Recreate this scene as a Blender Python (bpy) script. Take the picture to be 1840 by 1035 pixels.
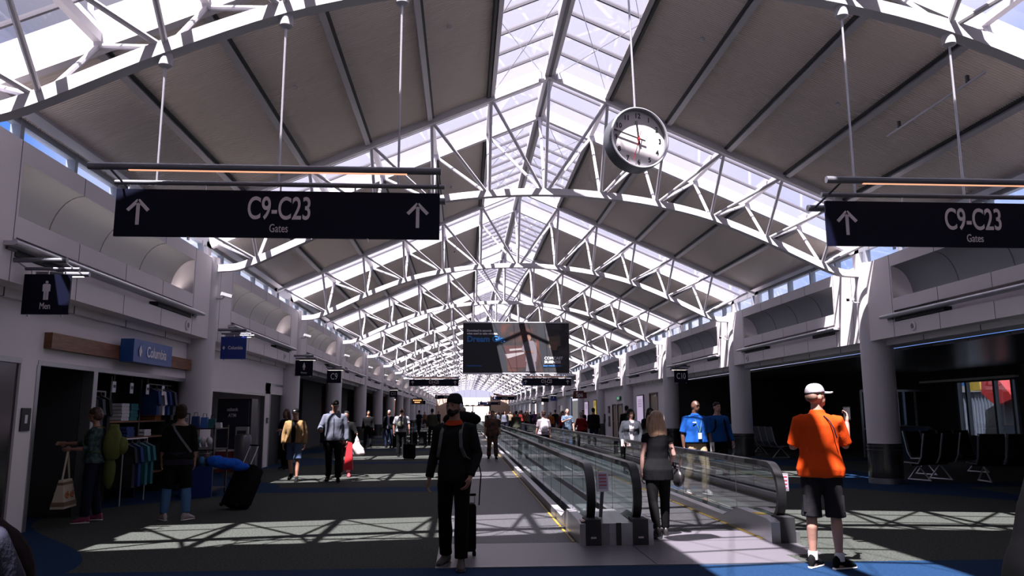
import bpy, math, random
from mathutils import Vector, Matrix, noise
random.seed(7)
sc = bpy.context.scene
COL = sc.collection
for o in list(bpy.data.objects): bpy.data.objects.remove(o)
PI = math.pi

# ---------------------------------------------------------------- camera
cd = bpy.data.cameras.new('camera'); cam = bpy.data.objects.new('camera', cd); COL.objects.link(cam)
f, yaw, pit, roll, EYE = 1391.9, 0.0623, 0.1608, -0.0027, 1.53
cd.sensor_fit = 'HORIZONTAL'; cd.sensor_width = 36.0; cd.lens = 36.0*f/1840.0
cd.clip_start = 0.05; cd.clip_end = 2000
F = Vector((math.sin(yaw)*math.cos(pit), math.cos(yaw)*math.cos(pit), math.sin(pit)))
R = Vector((math.cos(yaw), -math.sin(yaw), 0)); U = R.cross(F)
R2 = R*math.cos(roll)+U*math.sin(roll); U2 = U*math.cos(roll)-R*math.sin(roll)
cam.matrix_world = Matrix(((R2.x, U2.x, -F.x, 0), (R2.y, U2.y, -F.y, 0), (R2.z, U2.z, -F.z, EYE), (0, 0, 0, 1)))
sc.camera = cam

# ---------------------------------------------------------------- exposure, sky, sun
vs = sc.view_settings
sc.display_settings.display_device = 'sRGB'
vs.view_transform = 'Standard'; vs.look = 'None'; vs.gamma = 1.0; vs.use_curve_mapping = False
vs.exposure = 0.62
w = bpy.data.worlds.new('sky'); sc.world = w; w.use_nodes = True
nt = w.node_tree; nt.nodes.clear()
def N(t, **k):
    n = nt.nodes.new(t)
    for a, b in k.items(): setattr(n, a, b)
    return n
def lk(a, b): nt.links.new(a, b)
tc = N('ShaderNodeTexCoord'); sep = N('ShaderNodeSeparateXYZ'); lk(tc.outputs['Generated'], sep.inputs[0])
ab = N('ShaderNodeMath', operation='ABSOLUTE'); lk(sep.outputs['X'], ab.inputs[0])
nz = N('ShaderNodeTexNoise'); nz.inputs['Scale'].default_value = 2.2; nz.inputs['Detail'].default_value = 5
lk(tc.outputs['Generated'], nz.inputs['Vector'])
mr = N('ShaderNodeMapRange'); lk(nz.outputs['Fac'], mr.inputs['Value'])
mr.inputs['From Min'].default_value = .38; mr.inputs['From Max'].default_value = .62
side = N('ShaderNodeMapRange'); lk(ab.outputs[0], side.inputs['Value'])          # bluer towards both flanks of the hall
side.inputs['From Min'].default_value = .30; side.inputs['From Max'].default_value = .48
zr = N('ShaderNodeMapRange'); lk(sep.outputs['Z'], zr.inputs['Value'])            # and near the horizon only
zr.inputs['From Min'].default_value = .45; zr.inputs['From Max'].default_value = .37
mb_ = N('ShaderNodeMath', operation='MULTIPLY'); lk(side.outputs[0], mb_.inputs[0]); lk(zr.outputs[0], mb_.inputs[1])
inv = N('ShaderNodeMath', operation='SUBTRACT'); inv.inputs[0].default_value = 1.25; lk(mr.outputs[0], inv.inputs[1])
m2 = N('ShaderNodeMath', operation='MULTIPLY', use_clamp=True); lk(mb_.outputs[0], m2.inputs[0]); lk(inv.outputs[0], m2.inputs[1])
mx = N('ShaderNodeMix', data_type='RGBA'); lk(m2.outputs[0], mx.inputs[0])
mx.inputs[6].default_value = (.74, .73, .92, 1); mx.inputs[7].default_value = (.12, .30, .85, 1)
bg = N('ShaderNodeBackground'); lk(mx.outputs[2], bg.inputs['Color']); bg.inputs['Strength'].default_value = .80
wo = N('ShaderNodeOutputWorld'); lk(bg.outputs[0], wo.inputs['Surface'])
sd = bpy.data.lights.new('sun', 'SUN'); sd.energy = 22.0; sd.angle = math.radians(.55); sd.color = (1, .95, .92)
sun = bpy.data.objects.new('sun', sd); COL.objects.link(sun)
SUN = Vector((.22, .41, -1)).normalized()
sun.rotation_euler = (-SUN).to_track_quat('Z', 'Y').to_euler(); sun.location = (-20, -30, 60)

# ---------------------------------------------------------------- materials
MATS = {}
def mat(name, col, rough=.6, metal=0., spec=.5, emit=None, es=0., noise_=None, bump=None, stretch=(1, 1, 1), sheen=0):
    """noise_=(scale, second colour, lo, hi) ; bump=(scale, strength)"""
    if name in MATS: return MATS[name]
    m = bpy.data.materials.new(name); m.use_nodes = True; t = m.node_tree; b = t.nodes['Principled BSDF']
    c = tuple(col)+(1,)
    b.inputs['Base Color'].default_value = c; b.inputs['Roughness'].default_value = rough
    b.inputs['Metallic'].default_value = metal; b.inputs['Specular IOR Level'].default_value = spec
    if emit: b.inputs['Emission Color'].default_value = tuple(emit)+(1,); b.inputs['Emission Strength'].default_value = es
    if noise_ or bump:
        g = t.nodes.new('ShaderNodeTexCoord'); mp = t.nodes.new('ShaderNodeMapping'); t.links.new(g.outputs['Object'], mp.inputs[0])
        mp.inputs['Scale'].default_value = stretch
    if noise_:
        n = t.nodes.new('ShaderNodeTexNoise'); n.inputs['Scale'].default_value = noise_[0]; n.inputs['Detail'].default_value = 4
        t.links.new(mp.outputs[0], n.inputs['Vector'])
        r = t.nodes.new('ShaderNodeValToRGB'); r.color_ramp.elements[0].position = noise_[2]; r.color_ramp.elements[1].position = noise_[3]
        r.color_ramp.elements[0].color = c; r.color_ramp.elements[1].color = tuple(noise_[1])+(1,)
        t.links.new(n.outputs['Fac'], r.inputs[0]); t.links.new(r.outputs[0], b.inputs['Base Color'])
    if bump:
        n = t.nodes.new('ShaderNodeTexNoise'); n.inputs['Scale'].default_value = bump[0]; n.inputs['Detail'].default_value = 3
        t.links.new(mp.outputs[0], n.inputs['Vector'])
        bp = t.nodes.new('ShaderNodeBump'); bp.inputs['Strength'].default_value = bump[1]; bp.inputs['Distance'].default_value = .02
        t.links.new(n.outputs['Fac'], bp.inputs['Height']); t.links.new(bp.outputs[0], b.inputs['Normal'])
    MATS[name] = m; return m
def glass(name, tr=(.9, .95, .95), gl=.08, trans=0., tcol=(1, 1, 1), rough=.02):
    if name in MATS: return MATS[name]
    m = bpy.data.materials.new(name); m.use_nodes = True; t = m.node_tree; t.nodes.clear()
    o = t.nodes.new('ShaderNodeOutputMaterial'); a = t.nodes.new('ShaderNodeBsdfTransparent'); a.inputs[0].default_value = tuple(tr)+(1,)
    g = t.nodes.new('ShaderNodeBsdfGlossy'); g.inputs['Roughness'].default_value = rough
    fr = t.nodes.new('ShaderNodeFresnel'); fr.inputs[0].default_value = 1.35
    ad = t.nodes.new('ShaderNodeMath'); ad.operation = 'MULTIPLY_ADD'; t.links.new(fr.outputs[0], ad.inputs[0]); ad.inputs[1].default_value = .8; ad.inputs[2].default_value = gl*.3
    cl = t.nodes.new('ShaderNodeMath'); cl.operation = 'MINIMUM'; t.links.new(ad.outputs[0], cl.inputs[0]); cl.inputs[1].default_value = .75
    mxs = t.nodes.new('ShaderNodeMixShader'); t.links.new(cl.outputs[0], mxs.inputs[0]); t.links.new(a.outputs[0], mxs.inputs[1]); t.links.new(g.outputs[0], mxs.inputs[2])
    last = mxs
    if trans:
        tl = t.nodes.new('ShaderNodeBsdfTranslucent'); tl.inputs[0].default_value = tuple(tcol)+(1,)
        m3 = t.nodes.new('ShaderNodeMixShader'); m3.inputs[0].default_value = trans
        t.links.new(mxs.outputs[0], m3.inputs[1]); t.links.new(tl.outputs[0], m3.inputs[2]); last = m3
    t.links.new(last.outputs[0], o.inputs['Surface']); MATS[name] = m; return m

white = mat('painted_white_steel', (.53, .505, .53), .45, bump=(30, .02))
wallm = mat('warm_grey_panel', (.72, .66, .67), .75, noise_=(.8, (.67, .62, .63), .3, .8), bump=(60, .05))
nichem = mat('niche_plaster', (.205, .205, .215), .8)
seamm = mat('panel_seam', (.12, .11, .12), .8)
deckm = mat('corrugated_deck', (.57, .50, .45), .5, bump=(20, .03))
ribm = mat('grey_purlin', (.38, .36, .38), .4, .3)
black = mat('matt_black', (.012, .012, .014), .6)
steel = mat('brushed_steel', (.42, .42, .44), .32, .9, bump=(40, .03), stretch=(1, 1, 12))
dsteel = mat('dark_steel', (.10, .10, .11), .35, .8)
alu = mat('satin_aluminium', (.55, .54, .58), .35, .7)
rubber = mat('handrail_rubber', (.010, .010, .011), .38, 0, .35)
signm = mat('navy_sign_face', (.003, .004, .015), .42, 0, .15)
signw = mat('sign_lettering', (.72, .66, .70), .5, emit=(.72, .62, .66), es=.0)
sky_glass = glass('skylight_glass', (.80, .78, .84), .05, .022, (.86, .82, .95))
cl_glass = glass('clerestory_glass', (.86, .93, 1.0), .05)
bal_glass = glass('balustrade_glass', (.70, .84, .82), .25)
warm = mat('warm_lamp', (1, .7, .5), .5, emit=(1, .42, .24), es=.75)
hot = mat('white_lamp', (1, 1, 1), .5, emit=(1, .9, .78), es=2.5)

# ---------------------------------------------------------------- mesh helpers
class MB:
    def __init__(s): s.v = []; s.f = []
    def add(s, vs_, fs):
        n = len(s.v); s.v += [tuple(p) for p in vs_]; s.f += [tuple(i+n for i in q) for q in fs]; return s
    def box(s, x0, x1, y0, y1, z0, z1):
        return s.add([(x0, y0, z0), (x1, y0, z0), (x1, y1, z0), (x0, y1, z0), (x0, y0, z1), (x1, y0, z1), (x1, y1, z1), (x0, y1, z1)],
                     [(0, 3, 2, 1), (4, 5, 6, 7), (0, 1, 5, 4), (1, 2, 6, 5), (2, 3, 7, 6), (3, 0, 4, 7)])
    def obox(s, c, ax, hx, hy, hz):
        """box centred at c along the axes ax=(X,Y,Z)"""
        c = Vector(c); a, b, d = [Vector(q) for q in ax]; P = []
        for k in (-1, 1):
            for i, j in ((-1, -1), (1, -1), (1, 1), (-1, 1)): P.append(c+a*hx*i+b*hy*j+d*hz*k)
        return s.add(P, [(0, 3, 2, 1), (4, 5, 6, 7), (0, 1, 5, 4), (1, 2, 6, 5), (2, 3, 7, 6), (3, 0, 4, 7)])
    def bar(s, p, q, wd, ht, up=(0, 0, 1)):
        p, q = Vector(p), Vector(q); d = (q-p); L_ = d.length; d.normalize(); x = d.cross(Vector(up))
        if x.length < 1e-4: x = d.cross(Vector((0, 1, 0)))
        x.normalize(); z = x.cross(d)
        return s.obox((p+q)/2, (x, d, z), wd/2, L_/2, ht/2)
    def sweep(s, pts, wd, ht, up=(0, 0, 1), side=None, closed=False):
        """rectangular section along a path"""
        pts = [Vector(p) for p in pts]; n = len(pts); P = []; Fc = []
        for i, p in enumerate(pts):
            if closed: d = pts[(i+1) % n]-pts[i-1]
            else: d = pts[min(i+1, n-1)]-pts[max(i-1, 0)]
            d.normalize(); x = Vector(side) if side else d.cross(Vector(up)).normalized(); z = x.cross(d).normalized()
            P += [p-x*wd/2-z*ht/2, p+x*wd/2-z*ht/2, p+x*wd/2+z*ht/2, p-x*wd/2+z*ht/2]
        m_ = n if closed else n-1
        for i in range(m_):
            a = 4*i; b = 4*((i+1) % n)
            for j in range(4): Fc.append((a+j, a+(j+1) % 4, b+(j+1) % 4, b+j))
        if not closed: Fc += [(3, 2, 1, 0), (4*n-4, 4*n-3, 4*n-2, 4*n-1)]
        return s.add(P, Fc)
    def loft(s, rings, cap=True):
        n = len(rings[0]); P = []; Fc = []
        for r in rings: P += list(r)
        for i in range(len(rings)-1):
            for j in range(n): Fc.append((i*n+j, i*n+(j+1) % n, (i+1)*n+(j+1) % n, (i+1)*n+j))
        if cap: Fc += [tuple(range(n-1, -1, -1)), tuple(range((len(rings)-1)*n, len(rings)*n))]
        return s.add(P, Fc)
    def tube(s, pts, rad, n=8, cap=True):
        pts = [Vector(p) for p in pts]; rs = rad if isinstance(rad, (list, tuple)) else [rad]*len(pts)
        rings = []; ref = None
        for i, p in enumerate(pts):
            d = (pts[min(i+1, len(pts)-1)]-pts[max(i-1, 0)]).normalized()
            if ref is None: ref = d.cross(Vector((0, 0, 1)) if abs(d.z) < .9 else Vector((0, 1, 0))).normalized()
            x = (ref-d*ref.dot(d)).normalized(); y = d.cross(x); ref = x
            r = rs[i]; ra, rb = (r if isinstance(r, tuple) else (r, r))
            rings.append([p+x*ra*math.cos(2*PI*k/n)+y*rb*math.sin(2*PI*k/n) for k in range(n)])
        return s.loft(rings, cap)
    def lathe(s, prof, c=(0, 0, 0), n=24, cap=True):
        c = Vector(c)
        return s.loft([[c+Vector((r*math.cos(2*PI*k/n), r*math.sin(2*PI*k/n), z)) for k in range(n)] for r, z in prof], cap)
    def ell(s, c, r, n=14, m=9, M=None):
        c = Vector(c); rings = []
        for i in range(m+1):
            t = PI*(.04+.92*i/m); q = []
            for k in range(n):
                v = Vector((r[0]*math.sin(t)*math.cos(2*PI*k/n), r[1]*math.sin(t)*math.sin(2*PI*k/n), -r[2]*math.cos(t)))
                q.append(c+(M @ v if M else v))
            rings.append(q)
        return s.loft(rings)
    def prism(s, poly, axis, a, b):
        """2-D outline extruded along an axis: 'x' (y,z), 'y' (x,z), 'z' (x,y)"""
        def P3(p, t): return {'x': (t, p[0], p[1]), 'y': (p[0], t, p[1]), 'z': (p[0], p[1], t)}[axis]
        return s.loft([[P3(p, a) for p in poly], [P3(p, b) for p in poly]])
    def mesh(s, name='m'):
        me = bpy.data.meshes.new(name); me.from_pydata(s.v, [], s.f); me.update()
        import bmesh
        bm = bmesh.new(); bm.from_mesh(me); bmesh.ops.recalc_face_normals(bm, faces=bm.faces); bm.to_mesh(me); bm.free()
        return me
    def build(s, name, m, parent=None, smooth=False, loc=None, rz=0, ang=40):
        return obj(name, s.mesh(name), m, parent, smooth, loc, rz, ang)
def obj(name, me, m, parent=None, smooth=False, loc=None, rz=0, ang=40):
    o = bpy.data.objects.new(name, me); COL.objects.link(o)
    if m is not None:
        me.materials.clear(); me.materials.append(m)
    if smooth:
        me.shade_smooth(); me.set_sharp_from_angle(angle=math.radians(ang))
    if parent: o.parent = parent
    if loc is not None: o.location = loc
    if rz: o.rotation_euler = (0, 0, rz)
    return o
def tag(o, label, cat, group=None, kind=None):
    o['label'] = label; o['category'] = cat
    if group: o['group'] = group
    if kind: o['kind'] = kind
    return o
def empty(name, label, cat, loc=(0, 0, 0), rz=0, group=None):
    o = bpy.data.objects.new(name, None); o.empty_display_size = .1; COL.objects.link(o); o.location = loc; o.rotation_euler = (0, 0, rz)
    return tag(o, label, cat, group)
def struct(o): o['kind'] = 'structure'; return o
def copy_tree(o, parent=None):
    c = o.copy(); COL.objects.link(c)
    if parent: c.parent = parent
    for ch in list(o.children): copy_tree(ch, c)
    return c
def text(s, size, m, parent=None, M=Matrix(), xs=.72, bold=0., name='lettering', ext=.003, align='CENTER', depth=0):
    cu = bpy.data.curves.new('t', 'FONT'); cu.body = s; cu.size = size; cu.extrude = ext; cu.offset = bold
    cu.align_x = align; cu.align_y = 'CENTER'; cu.resolution_u = 6 if size > .2 else 3
    t = bpy.data.objects.new('t', cu); COL.objects.link(t)
    dg = bpy.context.evaluated_depsgraph_get(); me = bpy.data.meshes.new_from_object(t.evaluated_get(dg))
    bpy.data.objects.remove(t)
    me.transform(Matrix.Diagonal((xs, 1, 1, 1))); me.transform(M)
    return obj(name, me, m, parent)
# orientation of lettering: readable from the camera side (-Y), from the hall on the left wall (+X), on the right wall (-X)
FRONT = Matrix.Rotation(PI/2, 4, 'X')
ONLEFT = Matrix.Rotation(PI/2, 4, 'Z') @ FRONT
ONRIGHT = Matrix.Rotation(-PI/2, 4, 'Z') @ FRONT
def at(x, y, z, Rm=FRONT): return Matrix.Translation((x, y, z)) @ Rm

# ================================================================ the hall
XC = 1.82; L = 8.84; T0 = 8.14; W = 1.15
def T(k): return T0+L*k
KN = 17                        # far end of the hall
YB, YE = T(-2), T(KN)
def X(side, off): return XC+side*off
def roofz(off): return 8.86-.435*abs(off)        # underside of the deck
ORD = ['nearest', 'second', 'third', 'fourth', 'fifth', 'sixth', 'seventh', 'eighth', 'ninth', 'tenth', 'eleventh', 'twelfth',
       'thirteenth', 'fourteenth', 'fifteenth', 'sixteenth', 'seventeenth', 'eighteenth', 'nineteenth', 'twentieth']

# floor: one carpet with blue bands, darker green field
def carpet():
    m = bpy.data.materials.new('carpet'); m.use_nodes = True; t = m.node_tree; b = t.nodes['Principled BSDF']
    def n(ty, **k):
        q = t.nodes.new(ty)
        for a_, b_ in k.items(): setattr(q, a_, b_)
        return q
    g = n('ShaderNodeTexCoord'); sp = n('ShaderNodeSeparateXYZ'); t.links.new(g.outputs['Object'], sp.inputs[0])
    n1 = n('ShaderNodeTexNoise'); n1.inputs['Scale'].default_value = 38; n1.inputs['Detail'].default_value = 6; n1.inputs['Roughness'].default_value = .75
    t.links.new(g.outputs['Object'], n1.inputs['Vector'])
    def ramp(c0, c1, a=.36, z=.64):
        r = n('ShaderNodeValToRGB'); r.color_ramp.elements[0].position = a; r.color_ramp.elements[1].position = z
        r.color_ramp.elements[0].color = c0+(1,); r.color_ramp.elements[1].color = c1+(1,); t.links.new(n1.outputs['Fac'], r.inputs[0]); return r
    green = ramp((.010, .016, .0145), (.066, .069, .060)); blue = ramp((.003, .016, .045), (.008, .030, .078))
    n2 = n('ShaderNodeTexVoronoi'); n2.inputs['Scale'].default_value = 4.5; t.links.new(g.outputs['Object'], n2.inputs['Vector'])
    st = n('ShaderNodeMapRange'); t.links.new(n2.outputs['Distance'], st.inputs['Value']); st.inputs['From Min'].default_value = .03; st.inputs['From Max'].default_value = .07
    spm = n('ShaderNodeMix', data_type='RGBA'); t.links.new(st.outputs[0], spm.inputs[0]); spm.inputs[6].default_value = (.10, .055, .04, 1); t.links.new(green.outputs[0], spm.inputs[7])
    # cross bands just before every column line
    def math_(op, a, b_=None, **k):
        q = n('ShaderNodeMath', operation=op, **k)
        for i, v in enumerate((a, b_)):
            if v is None: continue
            if isinstance(v, (int, float)): q.inputs[i].default_value = v
            else: t.links.new(v, q.inputs[i])
        return q.outputs[0]
    yy = math_('SUBTRACT', sp.outputs['Y'], T0+.05-L*10); md = math_('MODULO', yy, L); band = math_('GREATER_THAN', md, L-1.05)
    dx = math_('ABSOLUTE', math_('SUBTRACT', sp.outputs['X'], XC))
    wob = math_('MULTIPLY', math_('COSINE', math_('MULTIPLY', math_('SUBTRACT', sp.outputs['Y'], T0), 2*PI/L)), 1.2)
    sidem = math_('GREATER_THAN', math_('ADD', dx, wob), 6.9); far = math_('LESS_THAN', dx, 8.6); sidem = math_('MULTIPLY', sidem, far)
    sel = math_('MAXIMUM', band, sidem)
    mixc = n('ShaderNodeMix', data_type='RGBA'); t.links.new(sel, mixc.inputs[0]); t.links.new(spm.outputs[2], mixc.inputs[6]); t.links.new(blue.outputs[0], mixc.inputs[7])
    t.links.new(mixc.outputs[2], b.inputs['Base Color']); b.inputs['Roughness'].default_value = .95; b.inputs['Specular IOR Level'].default_value = .1
    bp = n('ShaderNodeBump'); bp.inputs['Strength'].default_value = .5; bp.inputs['Distance'].default_value = .01
    t.links.new(n1.outputs['Fac'], bp.inputs['Height']); t.links.new(bp.outputs[0], b.inputs['Normal'])
    return m
struct(MB().box(-14, 18.5, YB, YE+30, -.2, 0).build('floor', carpet()))

# ---- roof: corrugated decks between the trusses
def deck(side):
    b = MB()
    for k in range(-2, KN):
        y0, y1 = T(k)+W, T(k+1)-W; n = int((y1-y0)/.054) if k < 5 else 12
        ys = []
        for i in range(n):
            y = y0+(y1-y0)*i/n; s_ = (y1-y0)/n
            ys += [(y, 0), (y+.35*s_, 0), (y+.5*s_, .022), (y+.85*s_, .022)] if k < 5 else [(y, 0)]
        ys.append((y1, 0))
        lo = []; hi = []
        for y, d in ys:
            lo.append((X(side, 1.27), y, roofz(1.27)+d)); hi.append((X(side, 7.86), y, roofz(7.86)+d))
        nn = len(lo)
        top = [(X(side, 1.27), y0, roofz(1.27)+.16), (X(side, 1.27), y1, roofz(1.27)+.16), (X(side, 7.86), y1, roofz(7.86)+.16), (X(side, 7.86), y0, roofz(7.86)+.16)]
        b.add(lo+hi+top, [(i, i+1, nn+i+1, nn+i) for i in range(nn-1)]+[(2*nn, 2*nn+1, 2*nn+2, 2*nn+3)])
    return b
for sd_ in (-1, 1): struct(deck(sd_).build('ceiling', deckm))
# purlins along the hall, edge beams of the ridge light, eaves beams
tr = MB(); tb = MB()
for sd_ in (-1, 1):
    n_ = Vector((sd_*.435, 0, 1)).normalized(); ax = Vector((sd_*1, 0, -.435)).normalized()
    for k in range(-2, KN):
        y0, y1 = T(k)+W, T(k+1)-W
        for off in (2.58, 3.87, 5.14, 6.42):
            c = Vector((X(sd_, off), (y0+y1)/2, roofz(off)-.035)); tr.obox(c, (ax, (0, 1, 0), n_), .05, (y1-y0)/2, .045)
            tb.obox(c+ax*.085*-1+n_*.03, (ax, (0, 1, 0), n_), .022, (y1-y0)/2, .03)
        tr.obox((X(sd_, 1.27), (y0+y1)/2, roofz(1.27)+.02), (ax, (0, 1, 0), n_), .045, (y1-y0)/2, .09)
        tb.obox((X(sd_, 1.345), (y0+y1)/2, roofz(1.345)-.02), (ax, (0, 1, 0), n_), .025, (y1-y0)/2, .05)
        tr.obox((X(sd_, 7.62), (y0+y1)/2, roofz(7.62)-.03), (ax, (0, 1, 0), n_), .07, (y1-y0)/2, .06)
struct(tr.build('trim_1', ribm)); struct(tb.build('trim_2', mat('black_gasket', (.03, .03, .03), .7)))
# ridge beam
rb = MB().box(XC-.11, XC+.11, YB, YE, 8.76, 8.98); struct(rb.build('trim_3', white))
struct(MB().box(XC-.03, XC+.03, YB, YE, 8.735, 8.765).build('trim_4', dsteel))

# glazing: one ridge light and one strip over every truss
def gz(off): return roofz(off)+.13
g1 = MB()
for sd_ in (-1, 1): g1.add([(X(sd_, .06), YB, gz(.06)), (X(sd_, 1.3), YB, gz(1.3)), (X(sd_, 1.3), YE, gz(1.3)), (X(sd_, .06), YE, gz(.06))], [(0, 1, 2, 3)])
struct(g1.build('window_1', sky_glass))
g2 = MB()
for sd_ in (-1, 1):
    for k in range(-2, KN+1):
        y0, y1 = T(k)-W, T(k)+W
        g2.add([(X(sd_, 1.3), y0, gz(1.3)), (X(sd_, 7.9), y0, gz(7.9)), (X(sd_, 7.9), y1, gz(7.9)), (X(sd_, 1.3), y1, gz(1.3))], [(0, 1, 2, 3)])
struct(g2.build('window_2', sky_glass))
gb = MB()
for sd_ in (-1, 1):
    for k in range(-2, KN):
        n = 8 if k < 9 else 4
        for i in range(n+1):
            y = T(k)+W+(L-2*W)*i/n
            for dz, hh in ((-.01, .07),): gb.bar((X(sd_, .08), y, gz(.08)+dz), (X(sd_, 1.27), y, gz(1.27)+dz), .045, hh)
        for y in (T(k)-.4, T(k)+.4): gb.bar((X(sd_, .08), y, gz(.08)), (X(sd_, 1.27), y, gz(1.27)), .035, .05)
    for k in range(-2, KN+1):
        for dy in (-.42, .42): gb.bar((X(sd_, 1.27), T(k)+dy, gz(1.27)), (X(sd_, 7.8), T(k)+dy, gz(7.8)), .04, .06)
struct(gb.build('trim_5', mat('glazing_bar', (.07, .065, .08), .5)))
cb = MB()
for k in range(0, 9):          # cross cables under the ridge light
    ya, yb = T(k)-L+W+.1, T(k)-W-.05; ym = (ya+yb)/2
    for sd_ in (-1, 1):
        for (p, q) in (((X(sd_, .15), ya), (X(sd_, 1.25), ym)), ((X(sd_, 1.25), ya), (X(sd_, .15), ym)), ((X(sd_, .15), ym), (X(sd_, 1.25), yb)), ((X(sd_, 1.25), ym), (X(sd_, .15), yb))):
            cb.tube([(p[0], p[1], roofz(p[0]-XC)-.0), (q[0], q[1], roofz(q[0]-XC)-.0)], .008, 5)
    for dx in (-.2, .2): cb.obox((XC+dx, T(k)-W-.12, 8.72), ((1, 0, 0), (0, 1, 0), (0, 0, 1)), .05, .06, .08)
struct(cb.build('trim_6', alu))

# trusses
def chordz(off):
    pts = [(0, 6.50), (1.27, 6.44), (2.54, 6.27), (3.81, 5.96), (5.08, 5.46), (6.0, 5.03), (6.36, 4.86), (6.75, 4.71), (7.19, 4.66), (7.6, 4.66)]
    off = abs(off)
    for (a, b), (c, d) in zip(pts, pts[1:]):
        if off <= c: return b+(d-b)*(off-a)/(c-a)
    return 4.66
OFFS = [0, 1.27, 2.54, 3.81, 5.08, 6.35]
def truss():
    t = empty('roof_truss', 'x', 'truss')
    import itertools
    # smooth chord by Catmull interpolation of the measured stations
    st = [(-o, chordz(o)) for o in (7.33, 7.05, 6.75, 6.36, 6.0, 5.08, 3.81, 2.54, 1.27)]+[(0, 6.5)]
    st = st+[(-a, b) for a, b in st[-2::-1]]
    pts = []
    for i in range(len(st)-1):
        p0 = st[max(i-1, 0)]; p1 = st[i]; p2 = st[i+1]; p3 = st[min(i+2, len(st)-1)]
        for j in range(4):
            u = j/4
            q = [.5*((2*p1[c])+(-p0[c]+p2[c])*u+(2*p0[c]-5*p1[c]+4*p2[c]-p3[c])*u*u+(-p0[c]+3*p1[c]-3*p2[c]+p3[c])*u**3) for c in (0, 1)]
            pts.append((q[0], 0, q[1]))
    pts.append((st[-1][0], 0, st[-1][1]))
    MB().sweep(pts, .17, .15, side=(0, 1, 0)).build('bottom_chord', white, t, True, ang=30)
    for y in (-W, W):
        for sd_ in (-1, 1):
            MB().bar((0, y, 8.86), (sd_*7.75, y, roofz(7.75)), .14, .26).build('rafter', white, t)
    for sd_ in (-1, 1):
        for off in (1.27, 2.54, 3.81, 5.08, 6.35): MB().bar((sd_*off, -W, roofz(off)+.02), (sd_*off, W, roofz(off)+.02), .1, .12).build('transom', white, t)
    for y in (-W, W):
        s_ = 1 if y > 0 else -1
        for off in OFFS:
            for sd_ in ((-1, 1) if off else (1,)):
                MB().tube([(sd_*off, s_*.03, chordz(off)+.03), (sd_*off, y, roofz(off)-.05)], .036, 8).build('web_strut', white, t, True)
        for a, b in zip(OFFS, OFFS[1:]+[7.6]):
            for sd_ in (-1, 1):
                MB().tube([(sd_*(a+.06), s_*.03, chordz(a)+.03), (sd_*b, y, roofz(b)-.06)], .036, 8).build('web_diagonal', white, t, True)
    return t
tp = truss()
for k in range(-1, KN+1):
    o = tp if k == -1 else copy_tree(tp)
    o.location = (XC, T(k), 0)
    if k == -1: lab = 'white roof truss overhead, behind the one that carries the gate signs'
    elif k == 0: lab = 'white roof truss at the top corners of the view, gate sign rods hanging from it'
    else: lab = f'white arched roof truss, {ORD[k-1]} full arch seen down the hall'
    tag(o, lab, 'roof truss', 'white arched roof trusses')
# ================================================================ upper walls (fascia with niches), columns, clerestory
UF = 7.25                       # fascia plane
COLR = .345; UC = 7.505
def fascia(sd_):
    b = MB(); nb = MB(); sm = MB(); bl = MB()
    def bx(m, u0, u1, y0, y1, z0, z1):
        xa, xb = sorted((X(sd_, UF+u0), X(sd_, UF+u1))); m.box(xa, xb, y0, y1, z0, z1)
    for k in range(-2, KN):
        a, c = T(k), T(k+1); r0, r1 = a+1.39, a+7.57
        bx(b, 0, .30, a, c, 3.11, 3.42)                       # lower band
        bx(b, 0, .30, a, r0, 3.42, 3.66); bx(b, 0, .30, r1, c, 3.42, 3.66)
        bx(b, .16, .30, r0, r1, 3.42, 3.66)                   # slot back
        bx(b, 0, .30, a, c, 3.66, 3.92)
        bx(b, 0, .55, a, r0, 3.92, 4.61); bx(b, 0, .55, r1, c, 3.92, 4.61)
        bx(b, 0, .62, a, c, 4.61, 4.87)
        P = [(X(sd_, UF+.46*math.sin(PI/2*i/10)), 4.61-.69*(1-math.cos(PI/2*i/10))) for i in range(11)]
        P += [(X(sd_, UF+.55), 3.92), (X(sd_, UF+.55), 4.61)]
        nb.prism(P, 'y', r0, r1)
        for y in (r0-.06, a+.45, r1+.05): bx(sm, -.003, .002, y-.006, y+.006, 3.11, 4.87)
        for i in (1, 2, 3): 
            y = r0+(r1-r0)*i/4
            bx(sm, -.003, .002, y-.006, y+.006, 4.61, 4.87); bx(sm, -.003, .002, y-.006, y+.006, 3.66, 3.92); bx(sm, -.003, .002, y-.006, y+.006, 3.11, 3.42)
            nn = 8
            pth = [(X(sd_, UF+.46*math.sin(PI/2*j/nn)-.004), y, 4.61-.69*(1-math.cos(PI/2*j/nn))) for j in range(nn+1)]
            sm.sweep(pth, .012, .01, side=(0, 1, 0))
        for (y0, y1) in ((r0+.02, r0+1.25), (r1-1.7, r1)): bx(bl, .0, .17, y0, y1, 3.435, 3.52)
    nm = 'wall_left' if sd_ < 0 else 'wall_right'
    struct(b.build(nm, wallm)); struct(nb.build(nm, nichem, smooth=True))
    struct(sm.build('trim_7', seamm)); struct(bl.build('trim_8', black))
for sd_ in (-1, 1): fascia(sd_)

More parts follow.
